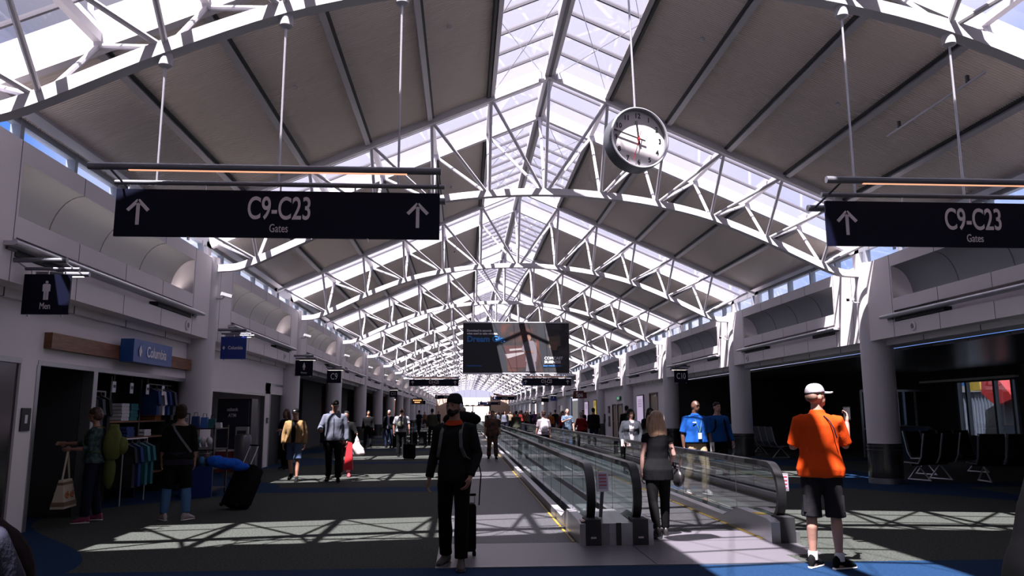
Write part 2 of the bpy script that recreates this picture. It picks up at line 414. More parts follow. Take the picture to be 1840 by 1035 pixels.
# clerestory windows
clf = MB(); clg = MB(); pier = MB()
for sd_ in (-1, 1):
    xw = X(sd_, 7.84)
    xa, xb = sorted((xw-.04, xw+.04))
    clg.add([(xw, YB, 4.8), (xw, YE, 4.8), (xw, YE, 5.6), (xw, YB, 5.6)], [(0, 1, 2, 3)])
    clf.box(xa, xb, YB, YE, 4.80, 4.90); clf.box(xa-.02, xb+.02, YB, YE, 5.38, 5.62)
    for k in range(-2, KN):
        for i in range(6):
            y = T(k)+.73+1.475*i; clf.box(xa-.03, xb+.03, y-.045, y+.045, 4.85, 5.45)
        for dy in (-W, W): pier.box(xa-.02, xb+.02, T(k)+dy-.16, T(k)+dy+.16, 4.85, 5.5)
struct(clg.build('window_3', cl_glass)); struct(clf.build('trim_9', mat('window_frame_grey', (.22, .23, .26), .45, .2))); struct(pier.build('trim_10', white))

# columns
colm = mat('painted_column', (.62, .58, .60), .55, noise_=(.7, (.56, .53, .55), .3, .8))
clad = mat('polished_cladding', (.03, .03, .032), .12, 0, .9)
def column(sd_):
    t = empty('column', 'x', 'column')
    MB().lathe([(COLR, .86), (COLR, 3.05)], n=40).build('shaft', colm, t, True)
    MB().lathe([(COLR+.0, 3.05), (COLR, 4.9)], n=40).build('upper_shaft', colm, t, True)
    MB().lathe([(COLR+.02, .12), (COLR+.02, .86)], n=40).build('base_cladding', clad, t, True)
    MB().lathe([(COLR+.025, 0), (COLR+.025, .12)], n=40).build('kick_ring', steel, t, True)
    b = MB()
    for z in (.72, .80): b.lathe([(COLR+.024, z), (COLR+.03, z+.006), (COLR+.024, z+.012)], n=40)
    b.build('joint_ring', dsteel, t, True)
    return t
cp = None
for sd_ in (-1, 1):
    for k in range(-1, KN):
        if cp is None: o = cp = column(sd_)
        else: o = copy_tree(cp)
        o.location = (X(sd_, UC), T(k), 0)
        s = 'left' if sd_ < 0 else 'right'
        if k < 1: lab = f'round grey column on the {s} side, {"beside" if k==0 else "behind"} the camera position'
        else: lab = f'round grey column with dark polished base, {ORD[k-1]} in view along the {s} wall'
        tag(o, lab, 'column', f'round columns along the {s} wall')

# long slot lamps (aluminium rails) under the niches, loudspeakers, cameras
rail = None
for sd_ in (-1, 1):
    s = 'left' if sd_ < 0 else 'right'
    for k in range(-1, KN):
        yc = T(k)+4.5
        t = empty('uplight_rail', f'slim aluminium light rail on the {s} wall under the {ORD[max(k,0)]} niche' if k >= 0 else f'slim aluminium light rail on the {s} wall behind the camera', 'light',
                  (X(sd_, UF), yc, 3.545), 0 if sd_ < 0 else PI, f'light rails along the {s} wall')
        if rail is None:
            b1 = MB().box(0, .13, -3.36, 3.36, -.035, .02); b1.tube([(.14, -3.38, .0), (.14, 3.38, .0)], .035, 10)
            b2 = MB().box(.02, .12, -3.2, 3.2, .021, .03)
            b3 = MB().box(-.01, .03, -3.3, -3.1, -.07, .02); b4 = MB().box(-.01, .03, 3.1, 3.3, -.07, .02)
            rail = [(b1.mesh(), alu, 'housing'), (b2.mesh(), dsteel, 'louvre'), (b3.mesh(), dsteel, 'bracket'), (b4.mesh(), dsteel, 'bracket')]
        for me, m_, nm in rail: obj(nm, me, m_, t)
for sd_ in (-1, 1):
    s = 'left' if sd_ < 0 else 'right'
    for k in (0, 1, 2, 3):
        y = T(k)+7.35 if (sd_ < 0) == (k == 0) else T(k)+6.9
        if sd_ > 0 and k == 0: y = 15.05
        t = empty('wall_speaker', f'round white wall loudspeaker on the {s} fascia band of the {ORD[k]} bay', 'speaker', (X(sd_, UF-.0), y, 3.26), 0 if sd_ < 0 else PI)
        b = MB(); b.lathe([(.1, 0), (.1, .02), (.075, .03), (.075, .03)], n=24); me = b.mesh(); me.transform(Matrix.Rotation(PI/2, 4, 'Y')); obj('bezel', me, wallm, t, True)
        b = MB(); b.lathe([(.06, .02), (.05, .034), (.001, .034)], n=20); me = b.mesh(); me.transform(Matrix.Rotation(PI/2, 4, 'Y')); obj('grille', me, nichem, t, True)
camw = mat('camera_grey', (.5, .5, .52), .4)
for sd_ in (-1, 1):
    s = 'left' if sd_ < 0 else 'right'
    for k in range(1, 7):
        t = empty('security_camera', f'small grey security camera on a bracket at the {ORD[k-1]} {s} column', 'camera', (X(sd_, UC-COLR), T(k)-.05, 4.0), 0 if sd_ < 0 else PI, f'security cameras on the {s} columns')
        MB().tube([(-.02, 0, .0), (.12, 0, 0), (.16, 0, .05)], .016, 8).build('bracket', camw, t, True)
        MB().obox((.2, -.0, .08), (Vector((.8, .5, -.2)).normalized(), Vector((-.5, .8, 0)).normalized(), Vector((.17, .1, .97)).normalized()), .11, .04, .035).build('housing', camw, t)
        MB().obox((.3, .06, .055), (Vector((.8, .5, -.2)).normalized(), Vector((-.5, .8, 0)).normalized(), Vector((.17, .1, .97)).normalized()), .01, .03, .026).build('lens_window', black, t)

# ================================================================ lower walls
UL = 7.62                       # plane of the walls between columns
def bxs(m, sd_, u0, u1, y0, y1, z0, z1):
    xa, xb = sorted((X(sd_, u0), X(sd_, u1))); return m.box(xa, xb, y0, y1, z0, z1)
lw = MB(); rw = MB(); tw = MB(); di = MB()
# soffits behind the fascia
bxs(lw, -1, UF+.3, 8.6, YB, YE, 3.0, 3.2); bxs(rw, 1, UF+.3, 8.1, YB, YE, 3.0, 3.2)
for k in range(-2, KN):
    for i in range(5):
        for sd_ in (-1, 1): bxs(tw, sd_, UF+.29, UL-.005, T(k)+i*1.77-.006, T(k)+i*1.77+.006, 2.995, 3.115)
struct(tw.build('trim_11', seamm))
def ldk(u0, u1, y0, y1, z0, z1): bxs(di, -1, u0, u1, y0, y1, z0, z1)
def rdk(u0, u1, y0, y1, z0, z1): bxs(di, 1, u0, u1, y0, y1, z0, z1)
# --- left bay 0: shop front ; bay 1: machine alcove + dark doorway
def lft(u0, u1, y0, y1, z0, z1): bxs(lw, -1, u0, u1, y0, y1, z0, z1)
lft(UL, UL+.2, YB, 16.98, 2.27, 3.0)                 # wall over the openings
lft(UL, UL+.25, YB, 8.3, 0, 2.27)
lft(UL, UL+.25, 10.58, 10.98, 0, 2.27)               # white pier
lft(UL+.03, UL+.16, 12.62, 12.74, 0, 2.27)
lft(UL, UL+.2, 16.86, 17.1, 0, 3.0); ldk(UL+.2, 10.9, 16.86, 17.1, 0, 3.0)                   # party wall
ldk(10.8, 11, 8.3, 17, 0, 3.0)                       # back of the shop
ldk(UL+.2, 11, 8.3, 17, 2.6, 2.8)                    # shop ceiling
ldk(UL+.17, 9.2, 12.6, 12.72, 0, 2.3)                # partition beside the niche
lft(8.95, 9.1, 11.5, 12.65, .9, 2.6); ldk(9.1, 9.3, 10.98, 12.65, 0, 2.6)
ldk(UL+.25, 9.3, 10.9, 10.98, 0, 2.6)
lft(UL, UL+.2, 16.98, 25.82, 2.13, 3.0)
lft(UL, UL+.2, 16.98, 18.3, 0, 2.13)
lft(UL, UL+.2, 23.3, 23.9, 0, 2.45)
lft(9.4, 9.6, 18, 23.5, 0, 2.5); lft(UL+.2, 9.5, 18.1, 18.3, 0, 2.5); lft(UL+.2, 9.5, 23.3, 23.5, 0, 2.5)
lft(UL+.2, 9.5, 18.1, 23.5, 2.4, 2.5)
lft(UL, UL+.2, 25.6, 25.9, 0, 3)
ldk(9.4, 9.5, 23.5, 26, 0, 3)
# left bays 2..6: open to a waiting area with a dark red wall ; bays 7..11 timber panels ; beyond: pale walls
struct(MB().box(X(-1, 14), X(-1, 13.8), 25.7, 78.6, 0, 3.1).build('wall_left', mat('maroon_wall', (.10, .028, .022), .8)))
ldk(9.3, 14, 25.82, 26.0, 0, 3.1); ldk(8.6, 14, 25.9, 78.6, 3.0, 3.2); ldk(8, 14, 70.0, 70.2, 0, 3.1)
for k in (3, 4, 5):
    ldk(9.0, 9.2, T(k)+.8, T(k)+5.5, 0, 3)
woodm = mat('warm_timber', (.30, .115, .045), .45, noise_=(3, (.19, .07, .028), .3, .7), stretch=(1, 1, 9))
wp = MB()
for k in (7, 8, 9, 10, 11):
    bxs(wp, -1, UL, UL+.15, T(k)+.6, T(k)+3.8, 0, 3.0); bxs(wp, -1, UL+1.4, UL+1.5, T(k)+3.8, T(k+1), 0, 3.0)
struct(wp.build('wall_left', woodm))
lft(UL, UL+.2, T(12), YE, 0, 3.0)
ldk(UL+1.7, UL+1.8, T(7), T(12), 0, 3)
# --- right side: waiting area open over bays -1..2, then walls with doors
def rgt(u0, u1, y0, y1, z0, z1): bxs(rw, 1, u0, u1, y0, y1, z0, z1)
HX = 14.6                                            # offset of the outer wall of the waiting area
WY0, WY1, WZ0, WZ1 = 22.2, 25.1, .55, 2.56           # its big window
rdk(HX, HX+.2, YB, WY0, 0, 3.0); rdk(HX, HX+.2, WY1, 34.7, 0, 3.0); rdk(HX, HX+.2, WY0, WY1, 0, WZ0); rdk(HX, HX+.2, WY0, WY1, WZ1, 3.0)
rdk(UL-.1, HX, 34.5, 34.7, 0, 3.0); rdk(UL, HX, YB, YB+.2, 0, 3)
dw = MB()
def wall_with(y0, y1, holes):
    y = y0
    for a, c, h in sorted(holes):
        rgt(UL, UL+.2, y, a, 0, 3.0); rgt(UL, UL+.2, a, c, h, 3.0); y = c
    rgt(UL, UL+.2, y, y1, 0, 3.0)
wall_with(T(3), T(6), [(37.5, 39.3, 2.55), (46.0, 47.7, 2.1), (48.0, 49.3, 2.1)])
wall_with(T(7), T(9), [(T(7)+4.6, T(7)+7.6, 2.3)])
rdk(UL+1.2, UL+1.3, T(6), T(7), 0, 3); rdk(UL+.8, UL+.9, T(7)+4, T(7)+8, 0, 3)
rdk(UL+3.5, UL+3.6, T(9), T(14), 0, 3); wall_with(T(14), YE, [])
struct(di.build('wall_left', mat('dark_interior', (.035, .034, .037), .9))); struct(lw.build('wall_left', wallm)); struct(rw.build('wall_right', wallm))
# polished metal ceiling of the waiting area
cw = mat('polished_ceiling', (.22, .22, .24), .27, .9, bump=(3, .08), stretch=(.3, 6, 1))
c_ = MB()
for i in range(44): c_.box(X(1, 8.1), X(1, HX), YB+i*1.21, YB+i*1.21+1.19, 2.92, 2.99)
struct(c_.build('ceiling', cw)); 
struct(MB().box(X(1, HX-.02), X(1, HX), YB, 34.5, 0, .8).build('baseboard_right', mat('dark_dado', (.03, .03, .035), .6)))
# trims of openings
tm = MB()
def hx_(y0, y1, z): bxs(tm, -1, UL-.012, UL+.1, y0, y1, z-.07, z)
hx_(10.98, 16.76, 2.27); hx_(18.3, 23.3, 2.13); hx_(23.9, 25.6, 2.45); hx_(8.3, 10.58, 2.27)
for y in (11.0, 12.66, 18.32, 23.28, 23.92): bxs(tm, -1, UL-.012, UL+.1, y-.04, y+.04, 0, 2.2)
bxs(tm, -1, UL-.01, UL+.16, 12.6, 12.74, 0, 2.25)
struct(tm.build('trim_12', steel))
# dark mirror-like metal panel in the near left opening
t = struct(MB().box(X(-1, UL+.06), X(-1, UL+.03), 8.3, 10.58, 0, 2.2).build('door_1', mat('mirror_metal', (.16, .15, .16), .18, .95, bump=(2, .1)))) 
# doors on the right wall
beige = mat('beige_door', (.34, .27, .20), .6); 
for i, (y0, y1, h) in enumerate(((37.5, 39.3, 2.55), (46.0, 47.7, 2.1), (48.0, 49.3, 2.1))):
    xa = X(1, UL+.06)
    d = struct(MB().box(xa, xa+.05, y0+.06, y1-.06, 0.01, h-.06).build(f'door_{i+2}', beige))
    MB().box(xa-.08, xa+.06, y0, y0+.06, 0, h).box(xa-.08, xa+.06, y1-.06, y1, 0, h).box(xa-.08, xa+.06, y0, y1, h-.06, h).build('door_frame', mat('door_frame_brown', (.12, .085, .06), .6), d)
    MB().box(xa-.06, xa, y1-.25, y1-.13, 1.0, 1.05).build('door_handle', steel, d)
    MB().box(xa-.06, xa, y0+.4, y0+.8, h-.2, h-.12).build('door_closer', steel, d)
for i, y in enumerate((24.0, 46.0)): pass
struct(MB().box(X(-1, UL+.12), X(-1, UL+.06), 23.95, 25.55, 0, 2.4).build('door_5', black))

# window of the waiting area: frame, glass, and what stands outside it
fw = MB(); xw = X(1, HX+.05)
for y in (WY0+.04, 22.45, 23.25, 24.6, WY1-.03): fw.box(xw-.06, xw+.06, y-.05, y+.05, WZ0, WZ1)
fw.box(xw-.06, xw+.06, WY0, WY1, WZ0, WZ0+.08).box(xw-.06, xw+.06, WY0, WY1, WZ1-.06, WZ1)
struct(fw.build('trim_13', mat('dark_window_frame', (.05, .06, .07), .4)))
struct(MB().add([(xw+.01, WY0, WZ0), (xw+.01, WY1, WZ0), (xw+.01, WY1, WZ1), (xw+.01, WY0, WZ1)], [(0, 1, 2, 3)]).build('window_4', cl_glass))
struct(MB().box(X(1, HX-.12), X(1, HX), WY0-.1, 27, WZ1, WZ1+.07).build('trim_14', mat('pale_blind_box', (.6, .58, .56), .6)))
# unseen wall added behind the camera to block light from the hall
be = MB(); be.box(-14, 18.5, YB-.3, YB, 0, 9.2); struct(be.build('wall_light_block', wallm))
# ================================================================ floor strips and moving walkways
plate = mat('landing_plate', (.135, .125, .145), .42, .35, bump=(60, .04), stretch=(6, 1, 1))
stripm = mat('ribbed_strip', (.050, .050, .055), .55, .1, noise_=(6, (.035, .035, .038), .3, .7), stretch=(12, .6, 1))
yel = mat('yellow_comb_paint', (.22, .145, .012), .5)
YW = 62.0
def tagp(o, l, c): return tag(o, l, c)
b = MB().box(-.27, 3.52, 8.14, 9.58, .0, .006); b.box(3.4, 3.95, 8.6, 9.58, 0, .0055)
o = tagp(b.build('landing_plate', plate), 'pale brushed metal landing plate on the floor in front of the walkways', 'floor plate')
MB().box(1.98, 1.992, 8.14, 9.34, .006, .008).build('plate_joint', black, o)
MB().box(-.27, 3.52, 8.125, 8.14, 0, .012).build('edge_trim', steel, o)
b = MB()
b.box(-.27, 1.36, 9.58, YW+6, 0, .004)
for i in range(52): b.box(-.24+.031*i, -.225+.031*i, 9.62, YW+6, .004, .006)
o = tagp(b.build('ribbed_walk_strip', stripm), 'long dark ribbed grey floor strip left of the walkway rails', 'floor strip')
MB().box(1.315, 1.345, 9.6, YW, .006, .012).build('yellow_edge', yel, o)
# moving walkway (right): belt between two glass balustrades ; the left balustrade stands alone with a deck between
def hoop(y0, n=14, r=.34, zc=.555):
    P = [(0, YW, zc+r), (0, 40, zc+r), (0, 20, zc+r), (0, y0+r+.5, zc+r)]
    for i in range(n+1):
        a = PI/2+PI*i/n*.98
        P.append((0, y0+r+r*math.cos(a), zc+r*math.sin(a)))
    P += [(0, y0+r+.25, zc-r*.98), (0, y0+r+.5, zc-r-.02)]
    return P
def balustrade(parent, x, side, y0=9.46):
    """side: +1 when the sloping steel skirt lies towards +x"""
    h = hoop(y0); P = [Vector((x, p[1], p[2])) for p in h]
    MB().sweep(P, .10, .06, side=(1, 0, 0)).build('handrail', rubber, parent, True, ang=50)
    Q = [Vector((x, p[1]+(.03 if p[1] < y0+.5 else 0), p[2]-.035)) for p in h[:-6]]
    c = Vector((x, y0+.34, .555)); Q = [Vector((x, q.y, q.z)) if q.y > y0+.4 else c+(Vector((x, q.y, q.z))-c)*.93 for q in Q]
    MB().sweep(Q, .05, .02, side=(1, 0, 0)).build('rail_track', steel, parent, True, ang=50)
    # glass
    pol = [(YW, .13), (YW, .86)]+[(p[1], p[2]-.03) if p[1] > y0+.5 else (c.y+(p[1]-c.y)*.9, c.z+(p[2]-c.z)*.9) for p in h[3:-3]]+[(y0+.45, .2)]
    n = len(pol); g = MB(); g.add([(x, a, b_) for a, b_ in pol], [tuple(range(n))])
    g.build('glass_panel', bal_glass, parent)
    jb = MB(); y = y0+1.6
    while y < 40: jb.box(x-.003, x+.003, y-.002, y+.002, .13, .86); y += 1.35
    jb.build('glass_joint', dsteel, parent)
def skirt(parent, x0, x1, y0=9.33, name='skirt'):
    MB().prism([(y0, 0), (y0, .24), (y0+.15, .27), (y0+1.15, .28), (y0+1.75, .12), (YW, .12), (YW, 0)], 'x', x0, x1).build(name, steel, parent)
    MB().prism([(y0-.002, .242), (y0+.15, .272), (y0+1.15, .282), (y0+1.75, .122), (YW, .122), (YW, .128), (y0+1.75, .128), (y0+1.15, .289), (y0+.14, .279), (y0-.004, .25)], 'x', x0-.003, x1+.003).build('skirt_cap', alu, parent)
t = empty('walkway_balustrade', 'leftmost glass balustrade of the walkways with black handrail and steel deck beside it', 'balustrade', (1.5, 9.33, 0))
def rel(t, build_fn):
    """build parts in world coordinates and hang them under a thing"""
    before = set(bpy.data.objects); build_fn(t)
    for o_ in set(bpy.data.objects)-before:
        if o_.parent is t: o_.matrix_parent_inverse = Matrix.Translation(-Vector(t.location))
def left_b(t):
    balustrade(t, 1.53, -1); skirt(t, 1.37, 1.47)
    MB().box(1.44, 1.62, 9.32, 9.6, 0, .30).build('newel_base', black, t)
    MB().prism([(9.335, 0), (9.335, .255), (10.5, .28), (11.1, .13), (YW, .13), (YW, 0)], 'x', 1.62, 1.80).build('centre_deck', steel, t)
    MB().box(1.60, 1.72, 9.328, 9.335, .01, .25).build('front_plate', mat('grey_front_plate', (.16, .15, .16), .5), t)
    b = MB()
    for i in range(5): b.box(1.50+.013*i, 1.508+.013*i, 9.316, 9.32, .085, .105)
    b.build('maker_plate', signw, t)
    MB().box(1.39, 1.455, 9.36, 9.5, .272, .286).build('warning_label', mat('label_pink', (.6, .45, .42), .5), t)
rel(t, left_b)
t = empty('moving_walkway', 'moving walkway with glass sides that the blonde woman is stepping onto', 'moving walkway', (2.95, 9.33, 0))
def right_b(t):
    balustrade(t, 2.09, 1); balustrade(t, 3.86, -1)
    MB().prism([(9.335, 0), (9.335, .255), (10.5, .28), (11.1, .13), (YW, .13), (YW, 0)], 'x', 1.801, 2.00).build('centre_deck', steel, t)
    MB().box(1.80, 1.86, 9.326, 9.334, .0, .26).build('black_post', black, t)
    skirt(t, 2.15, 2.24); skirt(t, 3.66, 3.79)
    MB().box(2.0, 2.18, 9.32, 9.6, 0, .30).build('newel_base', black, t)
    MB().box(3.77, 3.95, 9.32, 9.6, 0, .30).build('newel_base', black, t)
    MB().box(3.95, 4.02, 9.36, YW, 0, .13).build('outer_cladding', steel, t)
    bl = MB(); bl.box(2.24, 3.66, 10.3, YW, 0, .008)
    for i in range(56): bl.box(2.26+.025*i, 2.272+.025*i, 10.3, YW, .008, .014)
    bl.build('belt', stripm, t)
    MB().box(2.24, 3.66, 9.58, 10.3, 0, .012).build('comb_plate', plate, t)
    MB().box(2.245, 2.262, 9.6, YW, .014, .02).box(3.638, 3.655, 9.6, YW, .014, .02).build('yellow_edge', yel, t)
    MB().box(3.67, 3.78, 9.75, 9.95, .275, .289).build('caution_label', mat('caution_yellow', (.7, .5, .08), .5), t)
    b = MB()
    for i in range(5): b.box(2.06+.013*i, 2.068+.013*i, 9.316, 9.32, .085, .105)
    b.build('maker_plate', signw, t)
rel(t, right_b)
def notice(x, y, z, lab, tilt=.5):
    t = empty('notice_stand', lab, 'notice stand', (x, y, 0))
    M_ = Matrix.Translation((0, 0, z)) @ Matrix.Rotation(-tilt, 4, 'X')
    def tr_(b, nm, m_):
        me = b.mesh(); me.transform(M_); return obj(nm, me, m_, t)
    tr_(MB().box(-.07, .07, 0, .05, -.12, .12), 'casing', alu)
    tr_(MB().box(-.055, .055, -.004, 0, -.09, .10), 'notice_face', mat('lilac_notice', (.34, .30, .42), .4))
    b = MB()
    for i in range(4): b.box(-.045, .045, -.007, -.004, .07-.04*i, .085-.04*i)
    tr_(b, 'printed_lines', mat('notice_red', (.35, .05, .06), .5))
    MB().bar((0, .04, z-.1), (-.03, .04, .27), .04, .03, (0, 1, 0)).build('post', dsteel, t)
notice(1.72, 9.72, .70, 'lilac notice on a slanted post beside the leftmost walkway rail', .15)
t = empty('information_notice', 'small lilac notice panel fixed outside the rounded end of the right walkway rail', 'notice', (4.08, 9.9, .66))
MB().box(-.06, .06, 0, .04, -.11, .11).build('casing', alu, t); MB().box(-.05, .05, -.004, 0, -.09, .09).build('notice_face', mat('lilac_notice', (.3, .3, .3)), t)
b = MB()
for i in range(4): b.box(-.04, .04, -.007, -.004, .06-.045*i, .075-.045*i)
b.build('printed_lines', mat('notice_red', (.3, 0, 0)), t); MB().box(-.2, -.06, .01, .03, -.03, .0).build('bracket', steel, t)
t = empty('call_box', 'grey rounded call box inside the second walkway rail', 'call box', (2.16, 9.9, .62))
MB().box(0.0, .05, -.16, .16, -.12, .12).build('casing', alu, t)

# ================================================================ signs
def arrow(parent, x, z, h, y=-.02):
    b = MB(); wd = h*.135
    b.bar((x, y, z-h*.5), (x, y, z+h*.42), .006, wd, (1, 0, 0)); 
    for s in (-1, 1): b.bar((x, y, z+h*.5), (x+s*h*.40, y, z+h*.08), .006, wd, (1, 0, 0))
    me = b.mesh(); return obj('arrow', me, signw, parent)
def glow_tubes(t, x0, x1, z, dy=.36, dz=.06, ends=True):
    for i, (y, zz, r, nm) in enumerate(((-dy, z+dz, .038, 'lamp_tube'), (0, z, .026, 'hanging_tube'), (dy, z-dz, .038, 'lamp_tube'))):
        xa, xb = (x0-.14, x1+.02) if i == 0 else (x0-.03, x1+.05)
        MB().tube([(xa, y, zz), (xb, y, zz)], r, 14).build(nm, mat('tube_grey', (.20, .20, .23), .35, .5), t, True)
        if i != 1: MB().box(xa+.4, xb-.35, y-.014, y+.014, zz-r-.004, zz-r+.012).build('lamp', warm, t)
    if ends:
        for x in (x0+.05, x1-.02): MB().tube([(x, -dy, z+dz), (x, dy, z-dz)], .012, 6).build('end_brace', dsteel, t)
def bars(parent, x, z, widths, h, m_, y=-.02, Rm=None):
    """writing too far away to read: short separate strokes"""
    b = MB(); tot = sum(widths)+h*.35*(len(widths)-1); xx = x-tot/2
    for w_ in widths: b.box(xx, xx+w_, y-.003, y, z-h/2, z+h/2); xx += w_+h*.35
    me = b.mesh()
    if Rm: me.transform(Rm)
    return obj('lettering', me, m_, parent)
def hang_sign(x0, x1, y, z0, z1, txt, sub, lab, rods=(), rodz=None, big=True, canopy=True):
    t = empty('hanging_sign', lab, 'sign', ((x0+x1)/2, y, z0)); c = (x0+x1)/2; h = z1-z0; hw = (x1-x0)/2
    MB().box(-hw, hw, -.015, .015, 0, h).build('sign_panel', signm, t)
    if txt: text(txt, h*.68, signw, t, at(0, -.02, h*.60), .60, .004)
    else: bars(t, 0, h*.55, (.14, .12, .14, .12), h*.38, mat('grey_lettering', (.22, .21, .22), .6))  # strokes in a darker grey than the readable lettering
    if sub: text(sub, h*.25, signw, t, at(0, -.02, h*.19), .66, .0)
    for s in (-1, 1): arrow(t, s*(hw-.235), h*.5, h*.52)
    glow_tubes(t, -hw, hw, h+.075)
    b = MB(); n = 5
    for i in range(n): xx = -hw+.12+(2*hw-.24)*i/(n-1); b.box(xx-.008, xx+.008, -.008, .008, h, h+.06)
    for s in (-.55, .55): b.box(s*hw-.008, s*hw+.008, -.02, .02, -.03, 0)
    b.build('hanger', alu, t)
    for x in rods:
        zc = chordz(x-XC)-.05-z0
        MB().tube([(x-c, 0, h+.05), (x-c, 0, zc-.1)], .013, 8).build('rod', alu, t, True)
        q = MB().lathe([(.05, zc-.16), (.075, zc-.14), (.075, zc-.05), (.06, zc+.02)], (x-c, 0, 0), 20)
        q.build('canopy', white, t, True)
    return t
hang_sign(-3.66, -.27, T0, 3.37, 3.88, 'C9-C23', 'Gates', 'large navy gate sign hanging at left, white arrows and C9-C23 lettering', (-3.26, -1.99, -.72))
hang_sign(4.0, 7.39, T0, 3.35, 3.86, 'C9-C23', 'Gates', 'large navy gate sign hanging at right, cut by the edge of the view', (4.36, 5.63, 6.9))
hang_sign(-3.63, -.33, T(5), 3.36, 3.80, 'C11-C23', 'Gates', 'smaller far navy C11-C23 sign hanging left of the beanie man\'s head', (-3.26, -.72))
hang_sign(3.93, 7.25, T(5), 3.38, 3.86, 'C11-C23', 'Gates', 'smaller far navy C11-C23 sign hanging right of centre below the banner', (4.36, 6.9))
hang_sign(-3.5, -.6, T(10), 3.36, 3.80, None, None, 'tiny dark gate sign far down the hall, beside the beanie hat', (-3.26, -.72))
hang_sign(3.6, 6.6, T(10), 3.2, 3.62, None, None, 'tiny dark gate sign far down the hall, right of centre over the crowd', (4.36,))
hang_sign(2.4, 6.2, T(14), 3.0, 3.45, None, None, 'faintest dark gate sign at the far end, lowest over the crowd', (4.36,))
def man_icon(t, x, z, h, fem=False):
    b = MB(); y0, y1 = -.022, -.016
    b.prism([(x+.07*h*math.cos(a*PI/8), z+.42*h+.07*h*math.sin(a*PI/8)) for a in range(16)], 'y', y0, y1)
    if fem: b.prism([(x-.10*h, z+.33*h), (x+.10*h, z+.33*h), (x+.2*h, z-.12*h), (x-.2*h, z-.12*h)], 'y', y0, y1)
    else: b.prism([(x-.19*h, z+.28*h), (x-.13*h, z+.33*h), (x+.13*h, z+.33*h), (x+.19*h, z+.28*h), (x+.19*h, z-.06*h), (x+.12*h, z-.06*h), (x+.12*h, z-.5*h), (x+.012*h, z-.5*h), (x+.012*h, z-.05*h), (x-.012*h, z-.05*h), (x-.012*h, z-.5*h), (x-.12*h, z-.5*h), (x-.12*h, z-.06*h), (x-.19*h, z-.06*h)], 'y', y0, y1)
    if fem:
        for s in (-1, 1): b.box(x+s*.06*h-.035*h, x+s*.06*h+.035*h, y0, y1, z-.45*h, z-.12*h)
    b.build('pictogram', signw, t)
bluep = mat('blue_sign_face', (.006, .03, .22), .35)
def blade_sign(sd_, y, lab, txt=None, icon=None, face=None, w_=.56, h_=.50, z0=2.75, size=.2, inner=5.45):
    """square sign on three tubes that stick out of the fascia"""
    x1 = -5.45 if sd_ < 0 else 9.07
    x = x1+.30 if sd_ < 0 else x1-.30
    t = empty('blade_sign', lab, 'sign', (x, y, z0))
    MB().box(-w_/2, w_/2, -.015, .015, 0, h_).build('sign_panel', face or signm, t)
    if icon: man_icon(t, 0, h_*.60, h_*.48, icon == 'f')
    if txt: text(txt, size, signw, t, at(0, -.02, h_*(.2 if icon else .5)), .66, .0)
    for i, (yy, zz, r) in enumerate(((-.26, .13, .032), (0, .07, .022), (.26, .05, .032))):
        xo = .34 if i == 0 else .37
        MB().tube([(-sd_*xo, yy, h_+zz), (sd_*.31, yy, h_+zz)], r, 12).build('lamp_tube' if i != 1 else 'hanging_tube', mat('tube_grey', (.2, .2, .2)), t, True)
        if i == 2: MB().box(-.3, .3, yy-.014, yy+.014, h_+zz-r-.004, h_+zz-r+.01).build('lamp', hot, t)
    b = MB()
    for s in (-.2, 0, .2): b.box(s-.007, s+.007, -.007, .007, h_, h_+.06)
    for s in (-.2, .2): b.box(s-.012, s+.012, -.012, .012, -.03, 0)
    for s in (-.28, .28): b.tube([(s, -.26, h_+.13), (s, .26, h_+.05)], .009, 6)
    b.build('hanger', alu, t)
    return t
blade_sign(-1, 9.8, 'navy sign with a white man pictogram and the word Men, left wall', 'Men', 'm', size=.115)
cs = blade_sign(-1, 17.7, 'bright blue square shop sign with a white name, left wall over the cash machine alcove', 'Columbia', face=bluep, size=.13)
def diamond(parent, x, z, s, y, Rm=None):
    b = MB()
    for i, (dx, dz) in enumerate(((0, .5), (0, -.5), (-.5, 0), (.5, 0))):
        cx_, cz_ = x+dx*s*.55, z+dz*s
        b.prism([(cx_, cz_+s*.42), (cx_+s*.24, cz_), (cx_, cz_-s*.42), (cx_-s*.24, cz_)], 'y', y-.004, y)
    me = b.mesh()
    if Rm: me.transform(Rm)
    return obj('emblem', me, signw, parent)
bpy.data.objects.remove([c_o for c_o in cs.children if c_o.name.startswith('lettering')][0])
text('Columbia', .105, signw, cs, at(.045, -.02, .25), .80, .001)
diamond(cs, -.21, .25, .05, -.017)
blade_sign(-1, 25.5, 'dark navy sign with a white woman pictogram and the word Women, left wall', 'Women', 'f', size=.09)
blade_sign(-1, 31.4, 'dark square gate sign reading C9 on the left wall', 'C9', size=.36)
blade_sign(-1, 58.0, 'dark square gate sign reading C11 on the left wall, small and far', 'C11', size=.33)
blade_sign(1, 31.0, 'dark square gate sign reading C10 on the right wall', 'C10', size=.34)
blade_sign(1, 76.0, 'small blue sign with a white pictogram far along the right wall', None, 'f', face=bluep)
blade_sign(1, 84.0, 'small wide navy sign far along the right wall, beyond the blue one', None, w_=.8, h_=.45)
blade_sign(-1, 92.0, 'tiny dark square sign on the far left wall beyond the timber panels')
blade_sign(-1, 101.0, 'tiniest dark square sign on the far left wall, last of the row')
blade_sign(1, 97.0, 'tiny dark sign on the far right wall over the column row', 'C12', size=.3)
